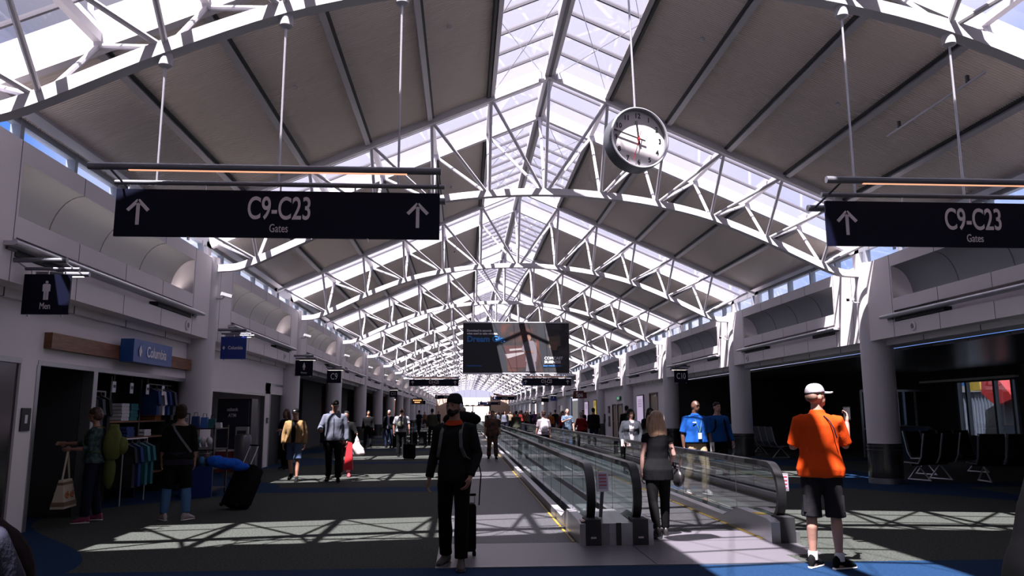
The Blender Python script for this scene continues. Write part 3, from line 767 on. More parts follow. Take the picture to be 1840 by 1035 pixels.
# red shop sign and its dark opening
t = empty('shop_sign', 'dark red shop sign with pale script lettering on the right wall', 'sign', (8.75, 58.6, 2.62))
me = MB().prism([(-.55, 0), (.55, .05), (.5, .62), (-.45, .58)], 'y', -.04, .04).mesh(); obj('sign_panel', me, mat('deep_red', (.09, .006, .008), .5), t)
text('Spa', .48, signw, t, at(-.02, -.05, .30), .8, .005)
for s in (-.3, .3): MB().box(s-.01, s+.01, -.01, .01, .55, .62).build('hanger', dsteel, t)
# lit amber board on the left, beyond the timber panels
t = empty('amber_board', 'amber-lettered board hanging off the far left wall before the pale columns', 'sign', (-4.9, 97.5-13, 2.55))
MB().box(-.65, .55, -.05, .05, 0, .62).build('board', mat('brown_board', (.06, .03, .015), .6), t)
bars(t, -.05, .42, (.13, .11, .13, .10, .12, .10), .11, mat('amber_letters', (.8, .4, .15), .5, emit=(1, .5, .2), es=1.0), -.052)
bars(t, -.05, .2, (.12, .11, .12, .10), .11, mat('amber_letters', (.8, .4, .15)), -.052)

# ---------------- clock
t = empty('clock', 'round white clock with black numerals hanging from a long rod', 'clock', (1.86, 8.0, 4.47), math.radians(14))
RX = Matrix.Rotation(PI/2, 4, 'X')
def lath_y(prof, nm, m_, n=56, **k):
    me = MB().lathe(prof, n=n, **k).mesh(); me.transform(RX); return obj(nm, me, m_, t, True)
lath_y([(.335, -.10), (.345, -.09), (.345, .09), (.335, .10), (.318, .10), (.318, .055)], 'case', mat('clock_case', (.16, .17, .19), .35, .4), cap=False)
lath_y([(.318, -.10), (.318, .045)], 'dial_backing', black)
lath_y([(.3175, .046), (.3175, .052)], 'dial', mat('clock_dial', (.80, .74, .76), .5))
lath_y([(.332, .098), (.345, .104), (.334, .110), (.320, .104)], 'bezel', alu, cap=False)
num = mat('clock_black', (.01, .01, .01), .5)
for i in range(1, 13):
    a = PI/2-i*PI/6; text(str(i), .078, num, t, at(.262*math.cos(a), -.055, .262*math.sin(a)), .95, .0012, 'numeral', ext=.001)
def hand(ang, l0, l1, wd, nm, m_, y):
    a = math.radians(90-ang); d = Vector((math.cos(a), 0, math.sin(a)))
    MB().bar(d*-l0+Vector((0, y, 0)), d*l1+Vector((0, y, 0)), .004, wd, d.cross(Vector((0, 1, 0)))).build(nm, m_, t)
hand(353.5, .06, .20, .021, 'hour_hand', num, -.068); hand(284, .08, .30, .017, 'minute_hand', num, -.074); hand(196, .09, .25, .006, 'second_hand', mat('clock_red', (.6, .02, .03), .5), -.08)
lath_y([(.012, .05), (.012, .085)], 'hub', mat('clock_red', (.6, .02, .03)), 14)
MB().tube([(0, 0, .33), (-.05, .0, chordz(0)-4.47)], .012, 8).build('rod', alu, t, True)

# ---------------- hanging banner with a printed photograph
YBN = 34.3
t = empty('banner', 'large dark printed advertising banner hanging across the middle of the hall', 'banner', (2.32, YBN, 4.41))
hw, hh = 2.36, 1.11
MB().box(-hw, hw, -.02, .02, -hh, hh).build('banner_sheet', mat('banner_black', (.012, .013, .018), .6, bump=(1.5, .3)), t)
MB().tube([(-hw-.03, 0, hh+.02), (hw+.03, 0, hh+.02)], .035, 8).build('top_pole', alu, t); MB().tube([(-hw-.03, 0, -hh-.02), (hw+.03, 0, -hh-.02)], .035, 8).build('bottom_pole', alu, t)
def pl(pts, nm, m_, y): return MB().prism(pts, 'y', y-.003, y).build(nm, m_, t)
pic = mat('banner_picture', (.012, .010, .012), .6, noise_=(1.6, (.075, .02, .010), .45, .7), bump=(2, .3))
pl([(-.75, hh-.05), (.92, hh-.05), (1.15, -hh+.06), (-.35, -hh+.06)], 'picture', pic, -.021)
pl([(1.25, hh-.05), (hw-.03, hh-.05), (hw-.03, -hh+.06), (1.68, -hh+.06)], 'picture', mat('banner_picture_grey', (.02, .018, .02), .6, noise_=(2.5, (.055, .05, .055), .4, .7)), -.021)
gm = mat('banner_grey', (.12, .105, .12), .6); sk = mat('banner_skin', (.17, .09, .065), .6); rd = mat('banner_red', (.045, .015, .015), .6); wr = mat('banner_white', (.22, .2, .2), .6)
pl([(-.55, .1), (.6, .12), (1.0, -.4), (.9, -.85), (-.3, -.9)], 'printed_shape', rd, -.025)
pl([(-.5, -.28), (.35, -.18), (.35, -.26), (-.4, -.48)], 'printed_shape', wr, -.029)
pl([(-.3, -.05), (.35, 0), (.35, -.08), (-.3, -.14)], 'printed_shape', wr, -.029)
pl([(.22, -.10), (.34, .22), (.52, .32), (.74, .32), (.90, .20), (.92, -.3), (.88, -.62), (.42, -.62), (.42, -.2)], 'printed_figure', gm, -.032)
pl([(.46, -.62), (.84, -.62), (.88, -hh+.07), (.42, -hh+.07)], 'printed_figure', mat('banner_trouser', (.10, .095, .11), .6), -.031)
pl([(.56+.1*math.cos(a*PI/8), .46+.15*math.sin(a*PI/8)) for a in range(16)], 'printed_figure', sk, -.035)
pl([(.35, -.15), (.75, -.12), (.78, -.22), (.4, -.26)], 'printed_figure', sk, -.036)
pl([(1.42, .5), (1.95, .55), (1.98, .1), (1.46, 0)], 'printed_shape', mat('banner_brown', (.10, .08, .06), .6), -.025)
pl([(1.55, .28), (1.9, .3), (1.8, -.1), (1.6, -.1)], 'printed_figure', sk, -.028)
wt = mat('banner_lettering', (.7, .68, .72), .5); bt = mat('banner_blue_lettering', (.02, .17, .5), .5)
text('Download in seconds', .125, wt, t, at(-2.19, -.03, .76), 1.0, .004, align='LEFT')
text('what used to take minutes.', .125, wt, t, at(-2.19, -.03, .63), 1.0, .004, align='LEFT')
text('Dream Gig.', .36, bt, t, at(-2.19, -.04, .38), 1.0, .010, align='LEFT')
text('DREAMGIG.COM', .085, bt, t, at(-2.19, -.03, -.80), 1.0, .002, align='LEFT')
text('COMCAST', .17, wt, t, at(1.25, -.04, -.46), 1.02, .006, align='LEFT'); text('BUSINESS', .17, wt, t, at(1.25, -.04, -.63), 1.02, .006, align='LEFT')
text('BUILT FOR BUSINESS', .085, bt, t, at(1.2, -.04, -.80), 1.0, .002, align='LEFT')
for s in (-1.6, 1.6): MB().tube([(s, 0, hh), (s, T(3)-YBN, chordz(s+.5)-4.41)], .012, 6).build('cable', alu, t)

# ---------------- shop front on the left
woodb = mat('cedar_beam', (.22, .085, .035), .5, noise_=(4, (.13, .05, .02), .35, .65), stretch=(6, 1, 9))
xl = -5.80
o = tag(MB().box(xl, xl+.11, 11.08, 16.72, 2.44, 2.66).build('timber_beam', woodb), 'long reddish timber beam on the left wall behind the blue shop sign', 'beam')
t = empty('shop_sign', 'blue box sign with white emblem and shop name on the timber beam', 'sign', (xl+.12, 14.05, 2.59))
MB().box(0, .22, -.85, .85, -.19, .19).build('sign_box', mat('shop_blue', (.008, .06, .26), .4, noise_=(3, (.012, .085, .33), .3, .7)), t)
text('Columbia', .26, signw, t, at(.225, .12, 0, ONLEFT), .88, .003)
diamond(t, 0, 0, .115, 0, Matrix.Translation((.228, -.60, 0)) @ Matrix.Rotation(PI/2, 4, 'Z'))
# shelving, garments
shopx = -6.15
wsh = mat('shelf_wood', (.20, .10, .05), .6)
t = empty('shop_shelving', 'dark shop shelving with wooden shelves of folded clothes', 'shelving', (-6.55, 15.3, 0))
MB().box(-.02, .02, -1.3, 1.3, 0, 2.2).build('back_panel', black, t)
for z in (.42, 1.12, 1.42): MB().box(.02, .42, -1.25, 1.25, z-.03, z).build('shelf', wsh, t)
for y in (-1.28, .0, 1.28): MB().box(.0, .42, y-.02, y+.02, 0, 2.2).build('upright', dsteel, t)
def folded(x, y, z, c, n, nm, lab, grp):
    for i in range(n):
        b = MB(); w2, d2, h2 = .15, .17, .06
        b.prism([(-w2, 0), (w2, 0), (w2+.015, h2*.3), (w2+.008, h2*.8), (w2-.01, h2), (-w2+.01, h2), (-w2-.008, h2*.8), (-w2-.015, h2*.3)], 'x', -d2, d2)
        o = b.build(nm, c, None, True, (x+random.uniform(-.01, .01), y+random.uniform(-.012, .012), z+.004+i*.062)); 
        pos = 'topmost' if i == n-1 else ('lowest' if i == 0 else f'{ORD[i]} from the bottom' if i > 1 else 'second from the bottom')
        tag(o, lab % pos, 'folded shirt', grp)
wc = mat('cloth_white', (.55, .54, .56), .85); tc_ = mat('cloth_teal', (.02, .14, .16), .85); bc = mat('cloth_blue', (.012, .04, .16), .85); kc = mat('cloth_charcoal', (.02, .02, .025), .9); oc = mat('cloth_orange', (.35, .12, .02), .85)
folded(-6.30, 14.68, 1.42, wc, 5, 'folded_shirt', 'white folded shirt on the top shop shelf, %s of its stack', 'white folded shirts')
folded(-6.30, 15.06, 1.42, tc_, 5, 'folded_shirt', 'teal folded shirt on the top shop shelf, %s of its stack', 'teal folded shirts')
folded(-6.30, 14.95, 1.12, bc, 3, 'folded_shirt', 'blue folded shirt on the middle shop shelf, %s of its stack', 'blue folded shirts')
folded(-6.30, 15.75, 1.12, wc, 2, 'folded_shirt', 'pale folded shirt on the middle shop shelf, %s of its pair', 'pale folded shirts')
folded(-6.30, 14.5, .42, kc, 4, 'folded_shirt', 'charcoal shirt, left of the lowest shelf, %s of its stack', 'charcoal folded shirts')
folded(-6.30, 15.7, .42, kc, 5, 'folded_shirt', 'charcoal shirt, right end of the lowest shelf, %s of its stack', 'charcoal folded shirts right')
folded(-6.30, 16.2, 1.42, oc, 2, 'folded_shirt', 'orange folded shirt on the top shelf, %s of its pair', 'orange folded shirts')
def garment(x, y, z, c, lab, ln=.7, grp='hanging garments in the shop'):
    t = empty('hanging_garment', lab, 'garment', (x, y, z), PI/2-.35, grp)
    b = MB(); prof = [(-.04, 0), (-.20, -.05), (-.27, -.3), (-.22, -.33), (-.17, -.18), (-.19, -ln), (.19, -ln), (.17, -.18), (.22, -.33), (.27, -.3), (.20, -.05), (.04, 0)]
    me = MB().prism([(p[0], p[1]) for p in prof], 'x', -.03, .03).mesh()
    for v in me.vertices: v.co.x += .02*math.sin(v.co.y*30)
    obj('cloth', me, c, t)
    MB().tube([(0, -.17, -.04), (0, 0, .03), (0, .17, -.04)], .008, 6).tube([(0, 0, .03), (0, 0, .09)], .004, 6).build('hanger', alu, t)
gc = mat('cloth_slate', (.05, .06, .09), .85)
for i, (y, c, nm) in enumerate(((12.95, gc, 'slate jacket nearest the shop entrance post'), (13.2, kc, 'black jacket second from the entrance post'), (13.45, gc, 'slate jacket third from the entrance post'), (13.7, kc, 'black jacket fourth from the entrance post'))):
    garment(-6.15, y, 1.83, c, f'hanging {nm}', .85)
for i, (y, c, nm) in enumerate(((15.45, bc, 'navy jacket left of the white one'), (15.75, wc, 'white top between navy jackets'), (16.02, bc, 'navy jacket right of the white one'), (16.3, gc, 'grey striped jacket by the price notice'))):
    garment(-6.02, y, 2.02, c, f'hanging {nm} above the top shelf', .5)
for i, (y, c, nm) in enumerate(((14.0, kc, 'black'), (14.25, bc, 'navy'), (14.55, tc_, 'teal'), (14.8, tc_, 'second teal'))):
    garment(-5.80, y, 1.02, c, f'hanging {nm} shirt on the low front rail of the shop', .72)
o = tag(MB().tube([(-6.15, 12.85, 1.92), (-6.15, 13.85, 1.92)], .014, 8).tube([(-6.15, 12.85, 1.92), (-6.15, 12.85, 0)], .014, 8).tube([(-6.15, 13.85, 1.92), (-6.15, 13.85, 0)], .014, 8).build('clothes_rail', alu), 'tall clothes rail with dark jackets just inside the shop entrance', 'clothes rail')
o = tag(MB().tube([(-5.80, 13.9, 1.11), (-5.80, 14.9, 1.11)], .012, 8).tube([(-5.80, 13.9, 1.11), (-5.80, 13.9, 0)], .012, 8).tube([(-5.80, 14.9, 1.11), (-5.80, 14.9, 0)], .012, 8).build('clothes_rail', alu), 'low clothes rail in front of the shelving with teal shirts', 'clothes rail')
o = tag(MB().tube([(-6.02, 15.3, 2.11), (-6.02, 16.5, 2.11)], .01, 8).build('clothes_rail', alu, ), 'short clothes rail above the top shelf', 'clothes rail')
pm = mat('price_card', (.55, .55, .58), .6)
for i, y in enumerate((13.45, 14.15, 14.85, 15.6)):
    t = empty('price_card', f'small white price card hanging in the shop front, {ORD[i] if i else "first"} from the left', 'price card', (-5.84, y, 2.0), 0, 'hanging price cards')
    MB().box(-.004, .004, -.065, .065, -.1, .08).build('card', pm, t)
    bars(t, 0, 0, (.025, .03), .05, num, 0, Matrix.Translation((.008, 0, 0)) @ Matrix.Rotation(PI/2, 4, 'Z')); MB().box(-.002, .002, -.002, .002, .08, .2).build('string', alu, t)
t = empty('price_notice', 'white rectangular notice standing at the right of the top shop shelf', 'notice', (-5.98, 16.55, 1.58))
MB().box(-.006, .006, -.15, .15, 0, .35).build('card', wc, t); bars(t, 0, .2, (.08, .05, .06), .03, num, 0, Matrix.Translation((.010, 0, 0)) @ Matrix.Rotation(PI/2, 4, 'Z')); bars(t, 0, .12, (.03, .07, .03), .03, num, 0, Matrix.Translation((.010, 0, 0)) @ Matrix.Rotation(PI/2, 4, 'Z'))
MB().box(-.02, .02, -.02, .02, -.16, 0).build('stem', alu, t)
# display stand of caps in front of the column
t = empty('display_stand', 'dark freestanding display stand with caps and bags beside the column', 'display stand', (-5.0, 15.7, 0))
MB().box(-.30, -.27, -.45, .45, 0, 1.32).build('back_panel', black, t)
for z in (.1, .5, .85, 1.25): MB().box(-.28, .30, -.45, .45, z, z+.025).build('shelf', black, t)
for s in (-.43, .43): MB().box(.27, .30, s-.015, s+.015, 0, 1.32).build('upright', dsteel, t)
MB().box(-.28, .3, -.47, -.45, 0, .62).build('side_panel', mat('panel_blue', (.008, .03, .16), .6), t)
def cap_mesh(): 
    b = MB(); b.ell((0, 0, .03), (.054, .085, .065), 14, 8); b.prism([(-.045, .06), (.045, .06), (.04, .13), (0, .15), (-.04, .13)], 'z', .005, .015); return b.mesh()
cm = cap_mesh(); hatm = mat('cap_teal', (.03, .22, .25), .8); hatw = mat('cap_white', (.5, .48, .5), .8)
for r_, z in enumerate((1.02, .66)):
    for i in range(5):
        c = hatm if i < 3 and r_ == 0 else (hatw if r_ == 0 else (mat('cap_sky', (.06, .2, .45), .8) if i == 3 else kc))
        me = cm.copy(); o = obj('cap', me, c, None, True, (-5.23+.115*i, 15.16, z)); o.rotation_euler = (math.radians(-55), 0, 0)
        cn = ('teal' if i < 3 else 'white') if r_ == 0 else ('sky blue' if i == 3 else 'black')
        tag(o, f'{cn} cap, {ORD[i] if i else "first"} from the left in the {"upper" if r_==0 else "lower"} row of the display stand', 'cap', 'caps on the display stand')
for i, (x, c, h_, nm) in enumerate(((-5.15, bc, .22, 'navy'), (-4.98, mat('bag_sky', (.03, .12, .4), .7), .2, 'sky blue'), (-4.83, tc_, .17, 'teal'), (-4.72, wc, .10, 'white'))):
    t = empty('small_bag', f'{nm} small bag standing on top of the display stand', 'bag', (x, 15.5, 1.275), 0, 'bags on top of the display stand')
    MB().prism([(-.07, 0), (.07, 0), (.06, h_), (-.06, h_)], 'y', -.05, .05).build('body', c, t); MB().tube([(-.04, 0, h_), (-.03, 0, h_+.07), (.03, 0, h_+.07), (.04, 0, h_)], .006, 6).build('handle', black, t)
t = empty('card_holder', 'small framed card with number on a stem above the display stand', 'notice', (-5.33, 15.5, 1.275))
MB().box(-.07, .07, -.01, .01, .02, .28).build('frame', black, t); MB().box(-.055, .055, -.013, -.01, .04, .26).build('card', pm, t); text('20', .1, num, t, at(0, -.015, .15), .8); MB().box(-.04, .04, -.02, .02, 0, .02).build('foot', black, t)
# drinking fountain and notice in the niche where the backpack woman stands
t = empty('drinking_fountain', 'steel drinking fountain in the dark niche by the backpack woman', 'fountain', (-6.9, 11.7, 0))
MB().box(-.2, .3, -.25, .25, .68, .86).build('basin', dsteel, t); MB().tube([(-.1, 0, .86), (-.1, 0, .95), (-.02, 0, .97)], .012, 8).build('spout', steel, t); MB().box(-.15, .1, -.12, .12, 0, .68).build('pedestal', dsteel, t)
t = empty('wall_plaque', 'small dark restroom plaque with white symbol on the pale left pier', 'plaque', (-5.795, 10.78, 1.45))
MB().box(0, .015, -.11, .11, -.13, .17).build('plate', black, t); MB().box(.015, .02, -.03, .03, -.03, .08).build('symbol', signw, t)
# cash machine, bin
t = empty('cash_machine', 'black cash machine with bank lettering in the left alcove', 'cash machine', (-6.1, 21.6, 0))
MB().box(-.55, .35, .12, .75, 0, 1.95).build('cabinet', mat('atm_black', (.012, .012, .03), .4), t)
MB().box(-.52, .30, .0, .12, 1.25, 1.9).build('header', mat('atm_black', (.01, .01, .03)), t)
MB().box(.0, .32, -.05, .12, 0, 1.2).build('machine', mat('atm_grey', (.30, .30, .31), .5), t)
MB().box(.04, .28, -.06, -.05, .85, 1.1).build('screen', black, t)
MB().box(-.52, -.02, .05, .12, .0, .55).build('red_panel', mat('atm_red', (.16, .02, .02), .5), t); MB().box(-.52, -.02, .04, .12, .55, .6).build('white_stripe', signw, t)
text('usbank', .13, signw, t, at(-.12, -.01, 1.66), .8, .002); text('ATM', .13, signw, t, at(-.12, -.01, 1.5), .8, .002)
t = empty('waste_bin', 'tall round brushed steel waste bin before the cash machine', 'bin', (-5.52, 20.2, 0))
MB().lathe([(.19, 0), (.2, .03), (.2, .95), (.17, 1.02), (.12, 1.04)], n=32).build('body', dsteel, t, True); MB().lathe([(.12, 1.0), (.12, 1.045)], n=24).build('opening', black, t)
t = empty('wall_box', 'little grey switch box on the white pier by the dark doorway', 'switch', (-5.79, 23.6, 1.35)); MB().box(0, .03, -.06, .06, -.08, .08).build('case', dsteel, t); MB().box(.03, .035, -.02, .02, -.03, .03).build('button', alu, t)

# ---------------- right wall: posters, exit sign, wall fittings
XR = 9.435
def poster(y, hy, z0, z1, c, fr, lab, es=0.25):
    t = empty('poster_frame', lab, 'poster', (XR, y, z0))
    MB().box(-.06, 0, -hy-.06, hy+.06, 0, z1-z0).build('frame', fr, t); MB().box(-.07, -.06, -hy, hy, .06, z1-z0-.06).build('poster_sheet', c, t)
    b = MB()
    for i in range(5): b.box(-.074, -.07, -hy*.7, hy*.6, (z1-z0)*(.85-.05*i)-.02, (z1-z0)*(.85-.05*i))
    b.build('printed_lines', mat('poster_ink', (.2, .12, .25), .6), t)
lil = mat('poster_lilac', (.55, .45, .62), .5, emit=(.75, .6, .85), es=.35); pf = mat('poster_frame_violet', (.13, .10, .18), .5)
poster(41.2, .7, .75, 2.5, lil, pf, 'lilac poster in a violet frame on the right wall by the tall beige door')
poster(59.5, .8, .9, 2.45, lil, pf, 'pale lilac poster on the right wall just before the red shop sign')
poster(55.5, .5, 1.3, 2.5, mat('poster_yellow', (.55, .38, .05), .5, emit=(.8, .6, .1), es=.25), pf, 'narrow yellow poster high on the right wall')
poster(54.9, .35, .65, 1.2, lil, pf, 'small white notice under the yellow poster')
t = empty('exit_sign', 'green exit sign over the beige doors on the right wall', 'sign', (XR-.04, 46.9, 2.3)); MB().box(-.05, .03, -.55, .55, 0, .24).build('housing', mat('exit_green', (.03, .10, .06), .5), t)
text('EXIT', .2, mat('exit_letters', (.3, .6, .4), .5, emit=(.2, .7, .4), es=.5), t, at(-.055, 0, .12, ONRIGHT), 1.6)
for i, (y, z0, z1, lab) in enumerate(((50.3, 1.55, 2.0, 'upper brown plaque left of the beige doors'), (50.3, .7, 1.35, 'lower dark panel left of the beige doors'), (52.0, 1.0, 1.5, 'dark public telephone on the right wall'))):
    t = empty('wall_plaque', lab, 'plaque', (XR, y, z0)); MB().box(-.05, 0, -.25, .25, 0, z1-z0).build('plate', mat('brown_plate', (.07, .045, .035), .6), t); MB().box(-.06, -.05, -.15, .15, (z1-z0)*.4, (z1-z0)*.6).build('strip', dsteel, t)
t = empty('wall_panel', 'dark low cladding panel by the column on the right wall', 'panel', (XR, 52.9, 0)); MB().box(-.08, 0, -1, 1, 0, 1.1).build('board', clad, t); MB().box(-.085, 0, -1, 1, 1.1, 1.14).build('rim', dsteel, t)

# ---------------- sprinkler domes under the decks
for i, (sd_, k, off, dy, nm) in enumerate(((-1, 0, 2.1, 3.9, 'nearest left, beside the ridge light'), (-1, 0, 4.6, 4.0, 'nearest left, lower on the deck'), (1, 0, 2.2, 4.0, 'nearest right, beside the ridge light'), (1, 0, 4.6, 4.2, 'nearest right, lower on the deck'),
                                          (-1, 1, 2.2, 4.2, 'second bay left'), (1, 1, 2.2, 4.2, 'second bay right'), (-1, 2, 2.2, 4.2, 'third bay left'), (1, 2, 2.2, 4.2, 'third bay right'))):
    t = empty('sprinkler_dome', f'small pale sprinkler dome under the grey deck, {nm}', 'sprinkler', (X(sd_, off), T(k)+dy, roofz(off)), 0, 'sprinkler domes')
    MB().tube([(0, 0, .03), (0, 0, -.06)], .012, 8).build('stem', alu, t); MB().ell((0, 0, -.07), (.045, .045, .035), 12, 6).build('dome', mat('dome_grey', (.4, .38, .38), .4), t, True)
t = empty('cable_conduit', 'thin grey conduit slung below a purlin of the right deck', 'conduit', (X(1, 5.5), T0+2.6, roofz(5.5)-.19))
MB().tube([(0, -.9, 0), (0, 1.7, 0)], .02, 8).build('pipe', alu, t); MB().box(-.02, .02, -.5, -.46, 0, .12).build('clip', dsteel, t); MB().box(-.02, .02, 1.3, 1.34, 0, .12).build('clip', dsteel, t)

# ---------------- waiting area: rows of black seats, desk, glass door frame, jet bridge outside
seatm = mat('black_seat', (.012, .012, .014), .45)
def seat_row(x, y, rz, n, lab):
    t = empty('seat_row', lab, 'seating', (x, y, 0), rz)
    MB().box(-.3*n, .3*n, -.03, .03, .34, .39).build('beam', dsteel, t)
    for s in (-.3*n+.25, .3*n-.25):
        MB().tube([(s, -.28, .02), (s, 0, .34), (s, .28, .02)], .02, 8).tube([(s, -.3, .02), (s, .3, .02)], .02, 8).build('leg', alu, t, True)
    for i in range(n):
        cx_ = -.3*n+.3+.6*i
        MB().sweep([(cx_, -.26, .44), (cx_, .0, .41), (cx_, .2, .42)], .52, .04, side=(1, 0, 0)).build('seat', seatm, t)
        MB().sweep([(cx_, .2, .42), (cx_, .27, .55), (cx_, .38, 1.06)], .52, .035, side=(1, 0, 0)).build('backrest', seatm, t)
    for i in range(n+1):
        cx_ = -.3*n+.6*i
        MB().sweep([(cx_, -.24, .42), (cx_, .2, .40), (cx_, .29, .55), (cx_, .395, 1.07)], .025, .025, side=(1, 0, 0)).build('arm_frame', alu, t)
seat_row(10.7, 17.6, math.radians(200), 2, 'pair of black seats just right of the big right column')
seat_row(12.55, 16.9, math.radians(172), 4, 'row of black seats right of the column, in front of the bright window')
seat_row(12.4, 19.4, math.radians(20), 4, 'farther row of black seats below the bright window')
seat_row(10.9, 27.5, math.radians(90), 4, 'row of black seats in the dark bay beyond the big right column')
seat_row(11.6, 31.5, math.radians(90), 3, 'farthest row of black seats in the dark right waiting area')
seat_row(-8.6, 29.5, math.radians(-90), 4, 'row of black seats in the dark opening on the left behind the walkers')
seat_row(-8.6, 38.5, math.radians(-90), 4, 'second row of black seats in the dark left waiting area')
t = empty('gate_desk', 'blue-grey gate desk behind the big right column', 'desk', (14.1, 24.8, 0)); MB().box(-.5, .5, -.9, .9, 0, 1.05).build('body', mat('desk_blue', (.05, .07, .12), .6), t); MB().box(-.55, .55, -.95, .95, 1.05, 1.1).build('top', dsteel, t)
t = empty('glass_gate_door', 'steel-framed glass gate doors left of the bright window', 'door', (15.2, 26.6, 0))
b = MB()
for x in (-1.3, -.65, 0, .65, 1.3): b.box(x-.03, x+.03, -.03, .03, 0, 2.3)
b.box(-1.3, 1.3, -.03, .03, 2.25, 2.33).box(-1.3, 1.3, -.02, .02, .95, 1.0); b.build('frame', steel, t)
MB().box(-1.28, 1.28, -.005, .005, .05, 2.25).build('glass', bal_glass, t)
o = tag(MB().box(16.25, 16.39, 17.7, 17.85, 1.5, 1.75).build('wall_clock', mat('pale_box', (.3, .3, .3), .5)), 'small pale wall box right of the bright window', 'box')
# outside
t = empty('jet_bridge', 'ribbed grey jet bridge outside the bright window', 'jet bridge', (19.6, 30.4, 0))
b = MB(); b.box(0, 2.2, -3.2, 8, -.5, 2.3)
for i in range(60): b.box(-.05, 0, -3.1+.18*i, -3.0+.18*i, -.4, 2.2)
b.build('tunnel', mat('bridge_grey', (.16, .18, .24), .6), t); MB().box(-.1, 2.3, -3.4, 8, 2.3, 2.55).build('roof_edge', mat('bridge_white', (.3, .3, .3), .6), t); MB().box(-.15, -.05, -3.3, -2.9, -.5, 2.4).build('corner_post', mat('frame_slate', (.04, .06, .08), .5), t)
t = empty('service_stair', 'white stair tower with a red fairing outside the window', 'stair tower', (18.6, 25.6, 0))
MB().prism([(-1.2, -.5), (1.6, -.5), (1.3, 1.6), (.2, 2.0), (-1.0, 1.9)], 'x', 0, .8).build('side_wall', mat('bridge_white', (.3, .3, .3)), t)
MB().prism([(-.6, 2.0), (.1, 2.7), (.9, 2.9), (1.0, 2.2), (.3, 1.75)], 'x', -.3, .4).build('red_fairing', mat('tail_red', (.35, .02, .02), .5), t)
MB().prism([(1.0, 2.3), (1.6, 2.3), (1.7, 2.8), (1.1, 2.9)], 'x', -.3, .4).build('yellow_fairing', mat('tail_yellow', (.4, .28, .03), .5), t)
struct(MB().box(16.7, 60, -10, 60, -.7, -.5).build('floor', mat('apron', (.18, .18, .18), .9)))

# ---------------- far end of the hall
fe = MB(); fe.box(-14, -2.6, YE, YE+.3, 0, 5.2); fe.box(5.4, 18.5, YE, YE+.3, 0, 5.2); struct(fe.build('wall_far', mat('far_tan', (.50, .36, .28), .7)))
gwin = MB(); gwin.add([(-6.5, YE+.3, 4.6), (10.1, YE+.3, 4.6), (10.1, YE+.3, 5.4), (1.82, YE+.3, 9), (-6.5, YE+.3, 5.4)], [(0, 1, 2, 3, 4)]); struct(gwin.build('window_5', sky_glass))
wb = MB(); wb.box(-14, 18.5, YE+12, YE+12.3, 0, 5); struct(wb.build('wall_far', mat('far_pale', (.7, .66, .66), .7)))
pf_ = MB(); pf_.box(-2.8, 5.5, YE-.3, YE+.5, 3.0, 3.3)
for x in (-2.7, 1.9, 5.3): pf_.box(x-.12, x+.12, YE-.3, YE, 0, 3.2)
o = tag(pf_.build('portal_frame', mat('portal_brown', (.05, .025, .02), .6)), 'dark brown portal frame across the far end above the crowd', 'portal')
for i in range(3):
    t = empty('pendant_lamp', f'warm round lamp over the far end, {("left", "middle", "right")[i]} of three', 'lamp', (.2+1.1*i, YE-8+.4*i, 3.3), 0, 'round lamps over the far end')
    MB().ell((0, 0, 0), (.22, .22, .22), 12, 8).build('globe', mat('globe_glow', (1, .9, .7), .5, emit=(1, .75, .5), es=3), t, True); MB().tube([(0, 0, .2), (0, 0, 3.2)], .01, 6).build('cord', black, t)
t = empty('red_banner', 'dark red hanging panel high at the far right end', 'banner', (6.6, T(15)-.1, 4.0)); MB().prism([(-1.2, 0), (1.0, .2), (.9, .75), (-1.2, 1.2)], 'y', -.03, .03).build('panel', mat('deep_red', (.1, 0, 0)), t)
for s in (-.9, .6): MB().tube([(s, 0, .6), (s, .1, chordz(6.6+s-XC)-4.0)], .01, 6).build('cable', black, t)

# ================================================================ people
def fuse(mb, vox, smooth=3, amp=0, freq=9, seed=0, scale=1.0):
    me = mb.mesh('tmp'); o = bpy.data.objects.new('tmp', me); COL.objects.link(o)
    r = o.modifiers.new('r', 'REMESH'); r.mode = 'VOXEL'; r.voxel_size = vox; r.adaptivity = 0
    if smooth:
        s = o.modifiers.new('s', 'SMOOTH'); s.factor = .5; s.iterations = smooth
    dg = bpy.context.evaluated_depsgraph_get(); out = bpy.data.meshes.new_from_object(o.evaluated_get(dg))
    bpy.data.objects.remove(o); bpy.data.meshes.remove(me)
    if amp:
        nrm = [v.normal.copy() for v in out.vertices]
        for v, n_ in zip(out.vertices, nrm):
            p = v.co; q = Vector((p.x*freq, p.y*freq, p.z*freq*.55+p.x*3+seed))
            v.co = p+n_*amp*(noise.noise(q)+.5*noise.noise(q*2.3))
    if scale != 1: out.transform(Matrix.Scale(scale, 4))
    out.shade_smooth()
    return out
def C_(n, c, r=.88, **k): return mat('cloth_'+n, c, r, 0, .08, bump=(90, .12), **k)
skinL = mat('skin_light', (.34, .18, .135), .5); skinM = mat('skin_tan', (.24, .12, .08), .5); skinD = mat('skin_dark', (.075, .035, .022), .45)
kblack = C_('black', (.0045, .0045, .005)); knavy = C_('dark_navy', (.009, .011, .024)); kgrey = C_('heather_grey', (.085, .092, .12))
hairB = mat('hair_brown', (.022, .011, .007), .6, 0, .15, bump=(60, .4), stretch=(3, 3, .3)); hairK = mat('hair_black', (.008, .007, .007), .6, 0, .15, bump=(60, .3))
hairY = mat('hair_blonde', (.42, .27, .17), .45, noise_=(14, (.25, .14, .085), .35, .7), bump=(60, .5), stretch=(4, 4, .25)); hairG = mat('hair_grey', (.16, .15, .145), .6)
white_s = mat('sole_white', (.5, .47, .46), .6)

